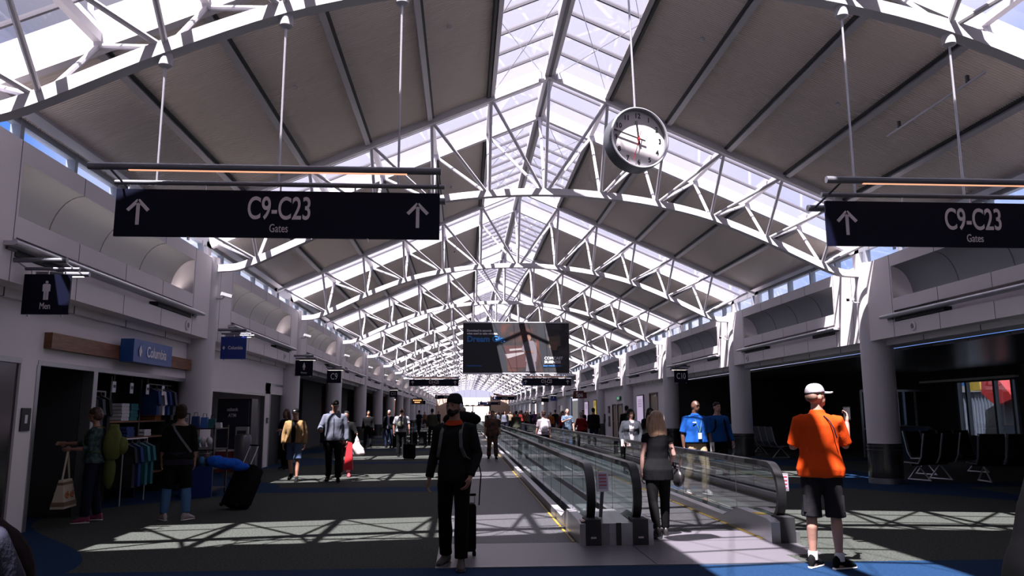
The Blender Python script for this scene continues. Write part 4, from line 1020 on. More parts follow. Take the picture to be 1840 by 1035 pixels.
def rot(v, ax, a, piv=(0, 0, 0)):
    piv = Vector(piv); return Matrix.Rotation(a, 3, ax) @ (Vector(v)-piv)+piv
TORM = [(.84, .10, .09, 0), (.88, .150, .108, -.01), (.94, .168, .118, -.012), (1.01, .160, .110, -.004), (1.09, .148, .102, .004), (1.18, .155, .108, .006), (1.28, .172, .118, .006), (1.36, .184, .115, 0), (1.41, .180, .098, -.005), (1.445, .135, .078, -.01), (1.475, .085, .062, -.008), (1.51, .058, .056, 0), (1.57, .054, .056, .008)]
TORF = [(.84, .10, .09, 0), (.88, .160, .115, -.015), (.94, .176, .125, -.018), (1.01, .158, .110, -.006), (1.09, .132, .092, .004), (1.18, .138, .098, .008), (1.27, .154, .118, .016), (1.35, .160, .104, .004), (1.40, .158, .086, -.005), (1.44, .115, .068, -.01), (1.475, .070, .052, -.006), (1.51, .047, .047, 0), (1.57, .045, .048, .008)]
def person(lab, x, y, H=1.75, rz=PI, fem=False, wide=1.0, skin=skinL, vox=.013, legs=((8, 4, 4), (-6, 8, 4)), arms=None, lean=0, yaw=0, nod=0,
           top=None, bottom=None, shoes=kblack, hair='short', hairm=hairB, cap=None, beanie=None, group=None, z=0, toe=(8, 8), beard=None, name='person', lod=0, extra=None, hw=1.0):
    """legs: per side (thigh forward deg, knee deg, outward deg). arms: per side (upper dir, fore dir) as (out, forward, up)."""
    t = empty(name, lab, 'person', (x, y, z), rz, group); sc_ = H/1.75
    if arms is None: arms = (((.14, .05, -1), (.10, .25, -1)), ((.14, -.05, -1), (.10, .15, -1)))
    hipw = .088 if not fem else .09; shx = .172 if not fem else .148
    TOR = TORF if fem else TORM
    def UB(p):
        p = Vector(p)
        if lean and p.z > .95: p = rot(p, 'X', -math.radians(lean)*min(1, (p.z-.95)/.2), (0, 0, .95))
        return p
    def HD(p): return UB(rot(rot(p, 'X', -math.radians(nod), (0, 0, 1.56)), 'Z', math.radians(yaw), (0, 0, 1.56)))
    J = {}
    zs = []
    for i, s in ((0, -1), (1, 1)):
        a, k, ou = [math.radians(q) for q in legs[i]]
        hip = Vector((s*hipw, 0, .91)); d1 = Vector((s*math.sin(ou), math.sin(a), -math.cos(a))).normalized(); kn = hip+d1*.43
        d2 = Vector((s*math.sin(ou)*.4, math.sin(a-k), -math.cos(a-k))).normalized(); an = kn+d2*.40
        fy = math.radians(-s*toe[i]); pitch = -max(0, k-a-.15)*.8 if (a-k) < -.25 else 0
        fd = Vector((-math.sin(fy), math.cos(fy), math.sin(pitch))).normalized()
        J[s] = (hip, kn, an, fd); zs.append(min(an.z-.085, an.z-.085+fd.z*.2))
    dz = -min(zs)
    def up(p): return Vector(p)+Vector((0, 0, dz))
    vx = vox/sc_
    B = MB()
    def W_(p): p = Vector(p); return Vector((p.x*wide, p.y*(.5+.5*wide), p.z))
    # torso
    def rings(rs, e=0, n=18, lo=None, hi=None, ey=0):
        out = []
        for z_, rx, ry, yo in rs:
            if (lo is not None and z_ < lo) or (hi is not None and z_ > hi): continue
            out.append([up(UB(W_(Vector(((rx+e)*math.cos(2*PI*k/n), yo+(ry+e+ey)*math.sin(2*PI*k/n), z_))))) for k in range(n)])
        return out
    B.loft(rings(TOR))
    # head
    def hp(c, r, n=16, m=10, tgt=B):
        b = MB(); b.ell(c, r, n, m); tgt.add([up(HD(v)) for v in b.v], b.f)
    hp((0, .004, 1.655), (.073, .090, .098)); hp((0, .030, 1.60), (.060, .066, .062)); hp((0, .058, 1.572), (.038, .036, .030)); hp((0, .070, 1.605), (.042, .026, .04))
    if lod < 2:
        hp((0, .102, 1.622), (.012, .016, .012)); hp((0, .094, 1.642), (.009, .012, .026)); hp((0, .086, 1.676), (.045, .012, .010))
        for s in (-1, 1): hp((s*.074, -.002, 1.632), (.010, .020, .030))
        hp((0, .094, 1.592), (.020, .008, .007))
    # arms and hands
    AJ = {}
    for i, s in ((0, -1), (1, 1)):
        u, f_ = [Vector((s*q[0], q[1], q[2])).normalized() for q in arms[i]]
        sh = Vector((s*shx*wide, -.005, 1.405)); sh = UB(sh); el = sh+u*.275; wr = el+f_*.245; AJ[s] = (sh, el, wr, u, f_)
        a_ = .88 if fem else 1
        B.tube([up(p) for p in (sh+Vector((-s*.03, 0, .0)), sh, sh+u*.10, sh+u*.2, el, el+f_*.07, el+f_*.16, wr, wr+f_*.02)], [q*a_*(.6+.4*wide) for q in (.052, .056, .049, .043, .037, .039, .034, .026, .024)], 12)
        # hand: palm, four fingers, thumb
        side = Vector((s, 0, 0)); pn = (side-f_*side.dot(f_)).normalized(); fw = f_.cross(pn).normalized()     # palm faces the body
        if fw.y < 0: fw = -fw
        pc = wr+f_*.055; 
        B.add([up(pc+f_*v.z+fw*v.x+pn*v.y) for v in [Vector(q) for q in MB().ell((0, 0, 0), (.040, .018, .052), 12, 8).v]], MB().ell((0, 0, 0), (1, 1, 1), 12, 8).f)
        if lod < 2:
            for j in range(4):
                o0 = pc+f_*.035+fw*(-.029+.0195*j*1.0); ln = (.060, .072, .078, .070)[j]
                c1 = o0+f_*ln*.5-pn*.010; c2 = c1+f_*ln*.32-pn*.022; c3 = c2+f_*ln*.12-pn*.022
                B.tube([up(p) for p in (o0, c1, c2, c3)], (.0095, .0088, .008, .007), 7)
            o0 = wr+f_*.03+fw*.028; B.tube([up(p) for p in (o0, o0+f_*.03+fw*.022-pn*.008, o0+f_*.058+fw*.024-pn*.020)], (.012, .0105, .008), 7)
    # legs, feet
    for s in (-1, 1):
        hip, kn, an, fd = J[s]; wl = .55+.45*wide
        d1 = (kn-hip).normalized(); d2 = (an-kn).normalized()
        B.tube([up(p) for p in (hip+Vector((0, 0, .03)), hip+d1*.08, hip+d1*.25, kn, kn+d2*.10-Vector((0, .012, 0)), kn+d2*.22, kn+d2*.34, an)], [q*wl for q in (.075, .084, .068, .050, .054, .045, .035, .034)], 14)
        B.tube([up(p) for p in (an-fd*.04+Vector((0, 0, -.045)), an+fd*.05+Vector((0, 0, -.04)), an+fd*.15+Vector((0, 0, -.055)))], (.034, .035, .028), 10)
    me = fuse(B, vx, 3 if lod else 2, scale=sc_); obj('body', me, skin, t)
    if lod == 0:
        eb = MB()
        for s in (-1, 1):
            b = MB(); b.ell((s*.030, .084, 1.655), (.013, .008, .008), 10, 6); eb.add([up(HD(v))*sc_ for v in b.v], b.f)
        eb.build('eyes', mat('eye_dark', (.05, .035, .03), .3), t, True)
        b = MB()
        for s in (-1, 1): b.bar(HD((s*.012, .096, 1.676)), HD((s*.050, .084, 1.680)), .008, .008)
        b.v = [tuple(up(v)*sc_) for v in b.v]; b.build('eyebrows', hairm, t)
    # garments
    def torso_cloth(name_, m_, e, lo, hi, sleeve, amp=.006, flare=0, esl=.012, parent=t, ey=0, cuff=1.0):
        b = MB(); rs = [r for r in TOR if lo <= r[0] <= hi]
        if not any(abs(r[0]-lo) < .015 for r in rs):
            for r0, r1 in zip(TOR, TOR[1:]):
                if r0[0] <= lo <= r1[0]:
                    w_ = (lo-r0[0])/(r1[0]-r0[0]); rs = [(lo,)+tuple(r0[q]+(r1[q]-r0[q])*w_ for q in (1, 2, 3))]+rs
            if lo < TOR[0][0]: rs = [(lo, .170, .125, -.01)]+[r for r in rs if r[0] > .9]
        rs = [(z_, max(rx, .150 if z_ < 1.25 and not fem else rx)+flare*max(0, (1.2-z_)), ry+flare*.6*max(0, (1.2-z_)), yo) for z_, rx, ry, yo in rs]
        b.loft(rings(rs, e, 22, ey=ey))
        if sleeve > 0:
            for s in (-1, 1):
                sh, el, wr, u, f_ = AJ[s]; pts = [sh+Vector((-s*.035, 0, .0)), sh, sh+u*.10]; rr = [.056, .060, .054]
                if sleeve <= .5: pts += [sh+u*.275*sleeve*2]; rr += [.052+.012*(sleeve < .4)]
                else: pts += [sh+u*.2, el, el+f_*.1, el+f_*.245*(sleeve-.5)*2]; rr += [.047, .043, .040, .032*cuff]
                b.tube([up(p) for p in pts], [(q+esl)*(.6+.4*wide)*(.9 if fem else 1) for q in rr], 14)
        me = fuse(b, max(vx, .010), 3, amp, 9, x*3+y, sc_); return obj(name_, me, m_, parent)
    def leg_cloth(name_, m_, frac, e=.012, amp=.006, flare=0, hi=1.03):
        b = MB(); b.loft(rings([r for r in TOR if r[0] <= hi], e*.7, 20))
        for s in (-1, 1):
            hip, kn, an, fd = J[s]; wl = .55+.45*wide
            d1 = (kn-hip).normalized(); d2 = (an-kn).normalized(); L1 = .43; tot = frac*.83
            pts = [hip+Vector((0, 0, .04)), hip+d1*.08, hip+d1*.25]; rr = [.078, .086, .073]
            if tot <= .46: pts += [hip+d1*min(tot, .43)]; rr += [.064+flare]
            else: pts += [kn, kn+d2*.10, kn+d2*.22, kn+d2*min(tot-.43, .385)]; rr += [.056+flare*.4, .056+flare*.7, .050+flare, .044+flare]
            b.tube([up(p) for p in pts], [(q+e)*wl for q in rr], 14)
        me = fuse(b, max(vx, .010), 3, amp, 10, x*5+y, sc_); return obj(name_, me, m_, t)
    if bottom:
        ty, m_ = bottom[0], bottom[1]
        if ty == 'shorts': leg_cloth('shorts', m_, bottom[2] if len(bottom) > 2 else .52, .016, .008, .018)
        elif ty == 'leggings': leg_cloth('leggings', m_, .97, .010, .002)
        elif ty == 'skirt_jeans': leg_cloth('jeans', m_, .97, .008, .004, .008); leg_cloth('long_shorts', kblack, .54, .020, .005, .006)
        else: leg_cloth('trousers', m_, 1.0, .012, .008, .012)
    if top:
        ty, m_ = top[0], top[1]; lo = top[2] if len(top) > 2 else .93
        if ty == 'tee': torso_cloth('t_shirt', m_, .014, lo, 1.475, .42, .007, .10)
        elif ty == 'polo':
            torso_cloth('polo_shirt', m_, .018, lo, 1.475, .47, .007, .16)
            b = MB(); b.loft([[up(UB(W_((r_*math.cos(2*PI*k/18), r_*math.sin(2*PI*k/18)-.004, z_)))) for k in range(18)] for z_, r_ in ((1.462, .092), (1.50, .070), (1.515, .068))]); obj('collar', fuse(b, max(vx, .009), 2, scale=sc_), m_, t)
        elif ty == 'sleeveless': torso_cloth('top', m_, .012, lo, 1.45, .10, .005, .05, esl=.006)
        elif ty == 'three_quarter': torso_cloth('top', m_, .013, lo, 1.46, .70, .006, .10)
        elif ty == 'long': torso_cloth('long_sleeved_shirt', m_, .012, lo, 1.475, 1.0, .007, .06)
        elif ty == 'jacket':
            torso_cloth('jacket', m_, .030, lo, 1.475, 1.0, .011, .08, .020, cuff=1.15)
            if len(top) > 3 and top[3]:
                b = MB(); rs = [r for r in TOR if lo-.02 <= r[0] <= 1.475]
                b.loft([[up(UB(W_((.072*math.cos(2*PI*k/16)*(1 if z_ > 1.0 else 1.15), yo+.070+(ry-.006)*math.sin(2*PI*k/16)*.9, z_)))) for k in range(16)] for z_, rx, ry, yo in rs])
                obj('inner_shirt', fuse(b, max(vx, .010), 2, scale=sc_), top[3], t)
        elif ty == 'hoodie':
            torso_cloth('hoodie', m_, .026, lo, 1.475, 1.0, .009, .03, .016, cuff=1.1)
            b = MB(); b.tube([up(UB(W_(q))) for q in ((.045, .075, 1.44), (.088, .03, 1.475), (.085, -.05, 1.50), (0, -.10, 1.505), (-.085, -.05, 1.50), (-.088, .03, 1.475), (-.045, .075, 1.44))], (.018, .028, .032, .040, .032, .028, .018), 10)
            obj('hood', fuse(b, max(vx, .010), 2, scale=sc_), m_, t)
            b = MB(); b.sweep([up(UB(W_(q)))*sc_ for q in ((0, .150, .96), (0, .152, 1.1), (0, .158, 1.25), (0, .148, 1.38))], .008, .006, side=(1, 0, 0)); b.build('zip', kblack, t)
    if shoes:
        for s in (-1, 1):
            hip, kn, an, fd = J[s]; sx = fd.cross(Vector((0, 0, 1))).normalized(); up_ = sx.cross(fd).normalized()
            if up_.z < 0: up_ = -up_
            rr = []; so = []
            for (a_, hw_, hh_) in ((-.075, .020, .030), (-.065, .030, .055), (-.03, .036, .070), (.03, .038, .062), (.08, .044, .042), (.13, .046, .032), (.165, .038, .024), (.185, .02, .015)):
                c = an+fd*a_-up_*(.083-hh_)
                rr.append([up(c+sx*hw_*math.cos(2*PI*k/14)+up_*hh_*math.sin(2*PI*k/14)*.98) for k in range(14)])
                c = an+fd*a_*1.02-up_*.078
                so.append([up(c+sx*(hw_+.003)*math.cos(2*PI*k/14)+up_*.011*(1 if math.sin(2*PI*k/14) > 0 else -.6)*abs(math.sin(2*PI*k/14))**.4) for k in range(14)])
            b = MB(); b.loft(rr); b.v = [tuple(Vector(v)*sc_) for v in b.v]; sh_ = b.build('shoe', shoes if not isinstance(shoes, tuple) else shoes[0], t, True)
            if lod < 2:
                b = MB(); b.loft(so); b.v = [tuple(Vector(v)*sc_) for v in b.v]; b.build('sole', white_s if isinstance(shoes, tuple) else dsteel, sh_, True)
    # hair and headwear
    def headm(b, nm, m_, fz=True, amp=0, fq=30, sm=2):
        b.v = [tuple(up(HD(v))) for v in b.v]
        obj(nm, fuse(b, max(vx*.75, .007), sm, amp, fq, x, sc_), m_, t)
    b = MB()
    if hair == 'short':
        b.ell((0, -.010, 1.690), (.079, .092, .078), 18, 10); b.ell((0, -.036, 1.640), (.071, .066, .070), 16, 10)
        headm(b, 'hair', hairm, amp=.004)
    elif hair in ('long', 'shoulder', 'curly'):
        b.ell((0, -.012, 1.695), (.084*(.7+.3*hw), .094*(.8+.2*hw), .080*(.9+.1*hw)), 18, 10)
        bot = {'long': 1.38, 'shoulder': 1.47, 'curly': 1.44}[hair]; wd = {'long': .105, 'shoulder': .095, 'curly': .115}[hair]*hw
        n_ = 7; rr = []
        for q in range(n_):
            u_ = q/(n_-1); z_ = 1.70+(bot-1.70)*u_; rx = .084+(wd-.084)*math.sin(u_*PI*.6); ry = .072-.030*u_; yo = -.034-.030*u_
            if u_ == 1: rx *= .8; ry *= .7
            rr.append([Vector((rx*math.cos(2*PI*k/20), yo+ry*math.sin(2*PI*k/20)*(1 if math.sin(2*PI*k/20) < 0 else .9), z_)) for k in range(20)])
        b.loft(rr)
        for s in (-1, 1): b.tube([(s*.066*hw, .02, 1.70), (s*.080*hw, .030, 1.64), (s*.088*hw, .015, 1.56), (s*.086*hw, .005, bot+.05)], (.026, .024, .028, .018), 8)
        headm(b, 'hair', hairm, amp=.012 if hair == 'curly' else .005, fq=38 if hair == 'curly' else 22)
    elif hair == 'bob':
        b.ell((0, -.012, 1.695), (.088, .098, .082), 18, 10); b.ell((0, -.03, 1.63), (.092, .085, .085), 18, 10); headm(b, 'hair', hairm, amp=.007)
    elif hair == 'balding':
        b.ell((0, -.045, 1.645), (.075, .060, .055), 16, 10); headm(b, 'hair', hairm, amp=.002)
    if beard:
        b = MB(); b.ell((0, .062, 1.575), (.050, .050, .042), 14, 8); b.ell((0, .034, 1.590), (.066, .056, .045), 14, 8); b.ell((0, .098, 1.606), (.030, .014, .008), 10, 6); headm(b, 'beard', beard, amp=.003)
    if beanie:
        b = MB(); rr = []
        for q in range(9):
            u_ = q/8; z_ = 1.655+.125*math.sin(u_*PI/2); r_ = math.cos(u_*PI/2)**.6 if u_ < 1 else .08
            rr.append([Vector((.085*r_*math.cos(2*PI*k/20), -.006+.101*r_*math.sin(2*PI*k/20), z_+(.022*math.sin(2*PI*k/20) if u_ < .3 else 0))) for k in range(20)])
        b.loft(rr); headm(b, 'beanie', beanie, amp=.002, fq=40)
    if cap:
        cmn = cap if not isinstance(cap, tuple) else cap[0]
        b = MB(); rr = []
        for q in range(9):
            u_ = q/8; z_ = 1.682+.095*math.sin(u_*PI/2); r_ = math.cos(u_*PI/2)**.75 if u_ < 1 else .06
            rr.append([Vector((.084*r_*math.cos(2*PI*k/20), -.004+.102*r_*math.sin(2*PI*k/20), z_)) for k in range(20)])
        b.loft(rr); headm(b, 'cap', cmn)
        cap_o = t.children[-1]
        b = MB(); b.loft([[Vector((wx*math.cos(PI*k/10), yy+dy*math.sin(PI*k/10), 1.690+z0-.10*(yy+dy*math.sin(PI*k/10)-.09)-.25*(wx*math.cos(PI*k/10))**2/.07)) for k in range(11)]+[Vector((wx*.0, yy, 1.690+z0))] for (wx, yy, dy, z0) in ((.070, .075, .128, -.005), (.070, .075, .128, .004))])
        b.v = [tuple(up(HD(v))*sc_) for v in b.v]; brim = b.build('cap_brim', cmn, t)
        if isinstance(cap, tuple):
            b = MB(); b.ell((0, .092, 1.722), (.026, .008, .018), 12, 6); b.v = [tuple(up(HD(v))*sc_) for v in b.v]; b.build('cap_badge', cap[1], t, True)
    t['_dz'] = dz; del t['_dz']
    info = dict(t=t, AJ=AJ, J=J, dz=dz, sc=sc_, UB=UB, HD=HD, up=up, rings=rings)
    return info
def wpos(pi_, p):
    """body-local point (reference units) to world"""
    t = pi_['t']; v = (Vector(p)+Vector((0, 0, pi_['dz'])))*pi_['sc']
    return Matrix.Rotation(t.rotation_euler.z, 4, 'Z') @ v+Vector(t.location)
def worn(pi_, name, lab, cat):
    t = empty(name, lab, cat, tuple(pi_['t'].location), pi_['t'].rotation_euler.z); return t
def rucksack(pi_, lab, m_, w_=.16, h0=1.0, h1=1.45, d=.12, strap=True, m2=None, tall=0):
    t = worn(pi_, 'backpack', lab, 'backpack'); dz, s_ = pi_['dz'], pi_['sc']
    def fx(b): b.v = [tuple((Vector(v)+Vector((0, 0, dz)))*s_) for v in b.v]; return b
    b = MB(); rr = []; y0 = -.125
    for q in range(9):
        u_ = q/8; z_ = h0+(h1-h0)*u_; k_ = (math.sin(PI*min(max(u_*1.0+.08, .06), .94)))**.35
        rr.append([Vector((w_*k_*math.copysign(abs(math.cos(2*PI*k/20))**.6, math.cos(2*PI*k/20)), y0-d/2*1.0+d/2*k_*math.copysign(abs(math.sin(2*PI*k/20))**.6, math.sin(2*PI*k/20)), z_)) for k in range(20)])
    b.loft(rr); obj('pack_body', fuse(fx(b), .014, 2, .006, 12, 1), m_, t)
    b = MB(); b.ell((0, y0-d, h0+(h1-h0)*.38), (w_*.75, d*.35, (h1-h0)*.26), 16, 10); obj('front_pocket', fuse(fx(b), .014, 2, .004, 12, 2), m2 or m_, t)
    for s in (-1, 1):
        b = MB(); ps = [(s*.085, -.12, h1-.06), (s*.090, -.06, 1.468), (s*.095, .03, 1.455), (s*.105, .125, 1.36), (s*.118, .145, 1.22), (s*.150, .10, 1.12), (s*.170, -.02, 1.08), (s*.14, -.12, 1.06)]
        b.sweep([pi_['UB'](p) for p in ps], .034, .012, side=(1, 0, 0)); fx(b); b.build('shoulder_strap', m2 or m_, t)
    b = MB(); b.tube([(-.03, y0+.01, h1-.01), (0, y0+.01, h1+.04), (.03, y0+.01, h1-.01)], .008, 6); fx(b).build('grab_handle', kblack, t)
    return t, fx
def suitcase(lab, x, y, rz, m_, h=.55, w_=.36, d=.22, tilt=0, hl=.45):
    t = empty('suitcase', lab, 'suitcase', (x, y, 0), rz); M_ = Matrix.Translation((0, 0, .05)) @ Matrix.Rotation(tilt, 4, 'X')
    def tr_(b, nm, mm, sm=False):
        me = b.mesh(); me.transform(M_); return obj(nm, me, mm, t, sm)
    b = MB(); r_ = .04
    pr_ = [(w_/2*math.copysign(abs(math.cos(a))**.35, math.cos(a)), d/2*math.copysign(abs(math.sin(a))**.35, math.sin(a))) for a in [2*PI*k/32 for k in range(32)]]
    b.loft([[Vector((p[0]*k_, p[1]*k_, z_)) for p in pr_] for z_, k_ in ((0, .9), (.03, 1), (h-.03, 1), (h, .9))]); tr_(b, 'shell', m_, True)
    tr_(MB().box(-w_*.4, w_*.4, -d/2-.025, -d/2+.01, h*.12, h*.78), 'front_pocket', m_)
    for s in (-1, 1):
        tr_(MB().tube([(s*.09, d/2-.03, h-.02), (s*.09, d/2-.03, h+hl)], .008, 8), 'handle_tube', alu, True)
        w2 = MB().tube([(s*w_*.38-.015, d/2-.02, -.02), (s*w_*.38+.015, d/2-.02, -.02)], .03, 12); tr_(w2, 'wheel', kblack, True)
    tr_(MB().tube([(-.1, d/2-.03, h+hl), (.1, d/2-.03, h+hl)], .014, 8), 'grip', kblack, True)
    return t, tr_

orange = C_('orange_polo', (.50, .050, .006)); cargo = C_('dark_cargo', (.014, .013, .016)); 
# --- man in the orange polo shirt
pm_ = person('man in an orange polo shirt, white cap and dark cargo shorts seen from behind', 3.63, 7.86, 1.80, -.30, False, 1.02, skinL, .009, ((2, 1, 3), (-1, 0, 3)),
             (((.26, .25, -1), (-.30, 1.0, .12)), ((.34, .36, -1), (.22, .62, 1.0))), yaw=-60, nod=-4, top=('polo', orange, .86), bottom=('shorts', cargo, .53), shoes=(kblack,), hair='balding', hairm=mat('hair_cropped', (.16, .085, .06), .7), cap=mat('cap_white_cloth', (.28, .26, .28), .8), toe=(-30, 55))
t = pm_['t']; dz_ = pm_['dz']; s_ = pm_['sc']
def piping(t, P, m_, nm, up_, sc_, r=.005):
    b = MB(); b.tube([up_(p)*sc_ for p in P], r, 6); return b.build(nm, m_, t, True)
piping(t, [(.045, -.105, 1.455), (.095, -.128, 1.40), (.128, -.138, 1.33), (.150, -.130, 1.24)], knavy, 'piping', pm_['up'], s_, .006)
for s in (-1, 1):
    b = MB(); b.lathe([(.045, 0), (.046, .07), (.043, .08)], n=16); an = pm_['J'][s][2]
    b.v = [tuple(pm_['up'](Vector(v)+Vector((an.x, an.y, an.z-.01)))*s_) for v in b.v]; b.build('sock', white_s, t, True)
for s in (-1, 1):
    c = pm_['J'][s][0]; b = MB(); b.box(-.012, .012, -.07, .07, -.09, .07); 
    b.v = [tuple(pm_['up'](Vector(v)+Vector((s*.176, 0, .62)))*s_) for v in b.v]; b.build('cargo_pocket', cargo, t)
hw_ = wpos(pm_, pm_['AJ'][1][2]+pm_['AJ'][1][4]*.09)
t = empty('phone', 'dark phone held up in the hand of the man in orange', 'phone', tuple(hw_), -.42); MB().box(-.035, .035, .01, .018, -.03, .11).build('case', kblack, t); MB().box(-.031, .031, .008, .0095, -.02, .10).build('screen', dsteel, t)

# --- bearded man in a beanie
bm_ = person('bearded man in black beanie and black clothes walking towards the camera with a big pack', -.09, 8.25, 1.72, PI-.30, False, .98, skinM, .008, ((14, 8, 4), (-5, 6, 3)),
             (((.32, -.02, -1), (-.22, .42, -1)), ((.24, -.06, -1), (.14, .20, -1))), yaw=-16, nod=2, top=('long', C_('charcoal_sweater', (.010, .011, .012)), .86), bottom=('trousers', kblack), shoes=mat('brown_boot', (.030, .022, .018), .6), hair='balding', hairm=hairK, beanie=C_('beanie_black', (.010, .009, .010)), beard=hairK, toe=(16, 6))
t = bm_['t']; b = MB(); n = 20
b.loft([[bm_['up'](Vector((r_*math.cos(2*PI*k/n), r_*math.sin(2*PI*k/n)+.004+(.012 if math.sin(2*PI*k/n) > 0 else 0), z_-(.022 if math.sin(2*PI*k/n) > 0 else 0)*abs(math.sin(2*PI*k/n))))) for k in range(n)] for z_, r_ in ((1.455, .105), (1.485, .082), (1.505, .071))])
obj('collar', fuse(b, .008, 2, .002, 14, 0, bm_['sc']), C_('orange_collar', (.26, .028, .008)), t)
for s in (1, -1):
    b = MB(); b.ell((s*.084, .004, 1.635), (.013, .030, .036), 14, 8); b.v = [tuple(bm_['up'](bm_['HD'](v))*bm_['sc']) for v in b.v]; b.build('earphone', mat('earphone_grey', (.32, .32, .34), .5), t, True)
pk, fx = rucksack(bm_, 'tall black hiking pack with grey straps on the bearded man', C_('pack_black', (.018, .018, .022)), .19, .92, 1.52, .20, m2=C_('strap_grey', (.10, .10, .10)))
b = MB(); b.ell((0, -.26, 1.50), (.22, .12, .09), 18, 10); obj('bedroll', fuse(fx(b), .014, 2, .006, 12, 4), kblack, pk)
for s in (-1, 1):
    b = MB(); b.ell((s*.06+.08, -.30, 1.60), (.055, .05, .045), 12, 8); fx(b); b.build('rolled_pad', mat('pad_tan', (.28, .22, .18), .8), pk, True)
b = MB()
for q in range(5): b.box(.17, .20, -.30+.02*q, -.22+.02*q, 1.38-.11*q, 1.42-.11*q)
fx(b); b.build('yellow_patches', mat('acid_yellow', (.30, .34, .03), .6), pk)
b = MB(); b.tube([(-.20, -.22, 1.06), (-.23, -.22, .92), (-.22, -.20, .70), (-.215, -.2, .60)], .007, 6); fx(b); b.build('dangling_strap', kblack, pk)
su, _ = suitcase('dark rolling case standing behind the legs of the bearded man', .03, 8.85, PI+.2, kblack, .50, .22, .20, 0, .1)

# --- blonde woman seen from behind
bw_ = person('blonde woman in sleeveless black top and black leggings seen from behind at the walkway', 2.46, 9.92, 1.54, .06, True, 1.10, mat('skin_pale', (.42, .25, .21), .5), .009, ((-10, 16, 2), (8, 2, 3)),
             (((.20, .0, -1), (.04, .12, -1)), ((.30, -.05, -1), (.05, .95, -.62))), yaw=4, top=('sleeveless', C_('black_top', (.005, .005, .006)), .79), bottom=('leggings', kblack), shoes=mat('flat_black', (.02, .018, .018), .4), hair='long', hairm=hairY, toe=(4, 10), hw=1.38)
t = worn(bw_, 'handbag', 'round black handbag on the right forearm of the blonde woman', 'bag')
wr = bw_['AJ'][1][2]; c = Vector((wr.x+.09, wr.y-.06, wr.z-.20)); up_ = bw_['up']; s_ = bw_['sc']
b = MB(); b.ell(c, (.075, .155, .135), 18, 12); b.v = [tuple(up_(v)) for v in b.v]; obj('bag_body', fuse(b, .012, 2, .008, 10, 3, s_), mat('leather_black', (.012, .011, .012), .35), t)
b = MB(); b.tube([c+Vector((0, -.10, .09)), c+Vector((.0, -.08, .20)), wr+Vector((0, 0, .02)), c+Vector((.0, .08, .20)), c+Vector((0, .10, .09))], .010, 8); b.v = [tuple(up_(v)*s_) for v in b.v]; b.build('bag_handle', mat('leather_black', (.01, .01, .01)), t, True)
b = MB(); b.sweep([c+Vector((0, -.06, .12)), c+Vector((.03, -.10, .30)), Vector((.19, -.06, 1.25)), Vector((.125, -.01, 1.435)), Vector((.10, .09, 1.40)), c+Vector((0, .12, .12))], .03, .006, side=(1, 0, 0)); b.v = [tuple(up_(v)*s_) for v in b.v]; b.build('shoulder_strap', mat('strap_tan', (.10, .06, .045), .5), t)

# --- woman with crossbody bag, back view, by the shop
sw_ = person('woman in black top and rolled blue jeans looking into the shop, seen from behind', -4.22, 12.05, 1.66, .22, True, 1.16, skinM, .011, ((2, 2, 7), (-3, 3, 7)),
             (((.22, .05, -1), (.05, .20, -1)), ((.22, -.03, -1), (.02, .20, -1))), top=('three_quarter', kblack, .93), bottom=('skirt_jeans', C_('blue_denim', (.05, .11, .22))), shoes=(mat('shoe_pale', (.30, .25, .25), .6),), hair='bob', hairm=hairB, toe=(30, 35))
t = sw_['t']
b = MB(); b.loft([[sw_['up'](W2)*sw_['sc'] for W2 in [Vector((rx*math.cos(2*PI*k/20)*1.16, ry*math.sin(2*PI*k/20)*1.08-.01, z_)) for k in range(20)]] for z_, rx, ry in ((.84, .190, .142), (.90, .196, .146), (.98, .180, .14), (1.03, .168, .128))]); b.build('tied_jumper', C_('aubergine', (.016, .012, .022)), t, True)
b = MB(); b.sweep([sw_['up'](p)*sw_['sc'] for p in ((-.10, -.07, 1.47), (-.06, -.125, 1.38), (.03, -.130, 1.25), (.12, -.125, 1.13), (.19, -.08, 1.03))], .03, .008, side=(.8, 0, .6)); b.build('bag_strap', mat('strap_grey2', (.09, .09, .10), .6), t)

# --- backpack woman in the niche, side view
gw_ = person('woman in green-grey top holding a tote bag, reaching out beside the shop entrance', -5.40, 11.95, 1.62, PI/2+.25, True, 1.05, skinM, .011, ((4, 3, 4), (-4, 6, 4)),
             (((.10, .12, -1), (-.05, 1.0, -.05)), ((.12, .75, -.85), (0, 1, .0))), nod=12, top=('three_quarter', C_('sage_print', (.06, .09, .085), noise_=(18, (.025, .04, .045), .4, .6)), .90), bottom=('trousers', knavy), shoes=(mat('shoe_magenta', (.18, .02, .06), .6),), hair='bob', hairm=mat('hair_auburn', (.045, .016, .010), .5))
pk, fx = rucksack(gw_, 'large olive-green hiking pack on the woman by the shop entrance', C_('olive_pack', (.085, .095, .028)), .16, .95, 1.50, .27)
b = MB(); b.ell((0, -.24, .76), (.10, .09, .28), 14, 10); obj('hanging_roll', fuse(fx(b), .014, 2, .006, 12, 4), C_('olive_roll', (.06, .075, .022)), pk)
wr = wpos(gw_, gw_['AJ'][-1][2]+gw_['AJ'][-1][4]*.06)
t = empty('tote_bag', 'cream tote bag with brown bands and orange flowers held by the backpack woman', 'bag', tuple(wr), PI*.5+.1); t.scale = (1.3, 1.3, 1.15)
cr = mat('canvas_cream', (.42, .36, .28), .85)
MB().loft([[Vector((sx_*(.13+.05*u_), sy_*(.02+.05*u_), -.36-.34*u_)) for sx_, sy_ in ((-1, -1), (1, -1), (1, 1), (-1, 1))] for u_ in (0, .35, .75, 1)]).build('bag_body', cr, t)
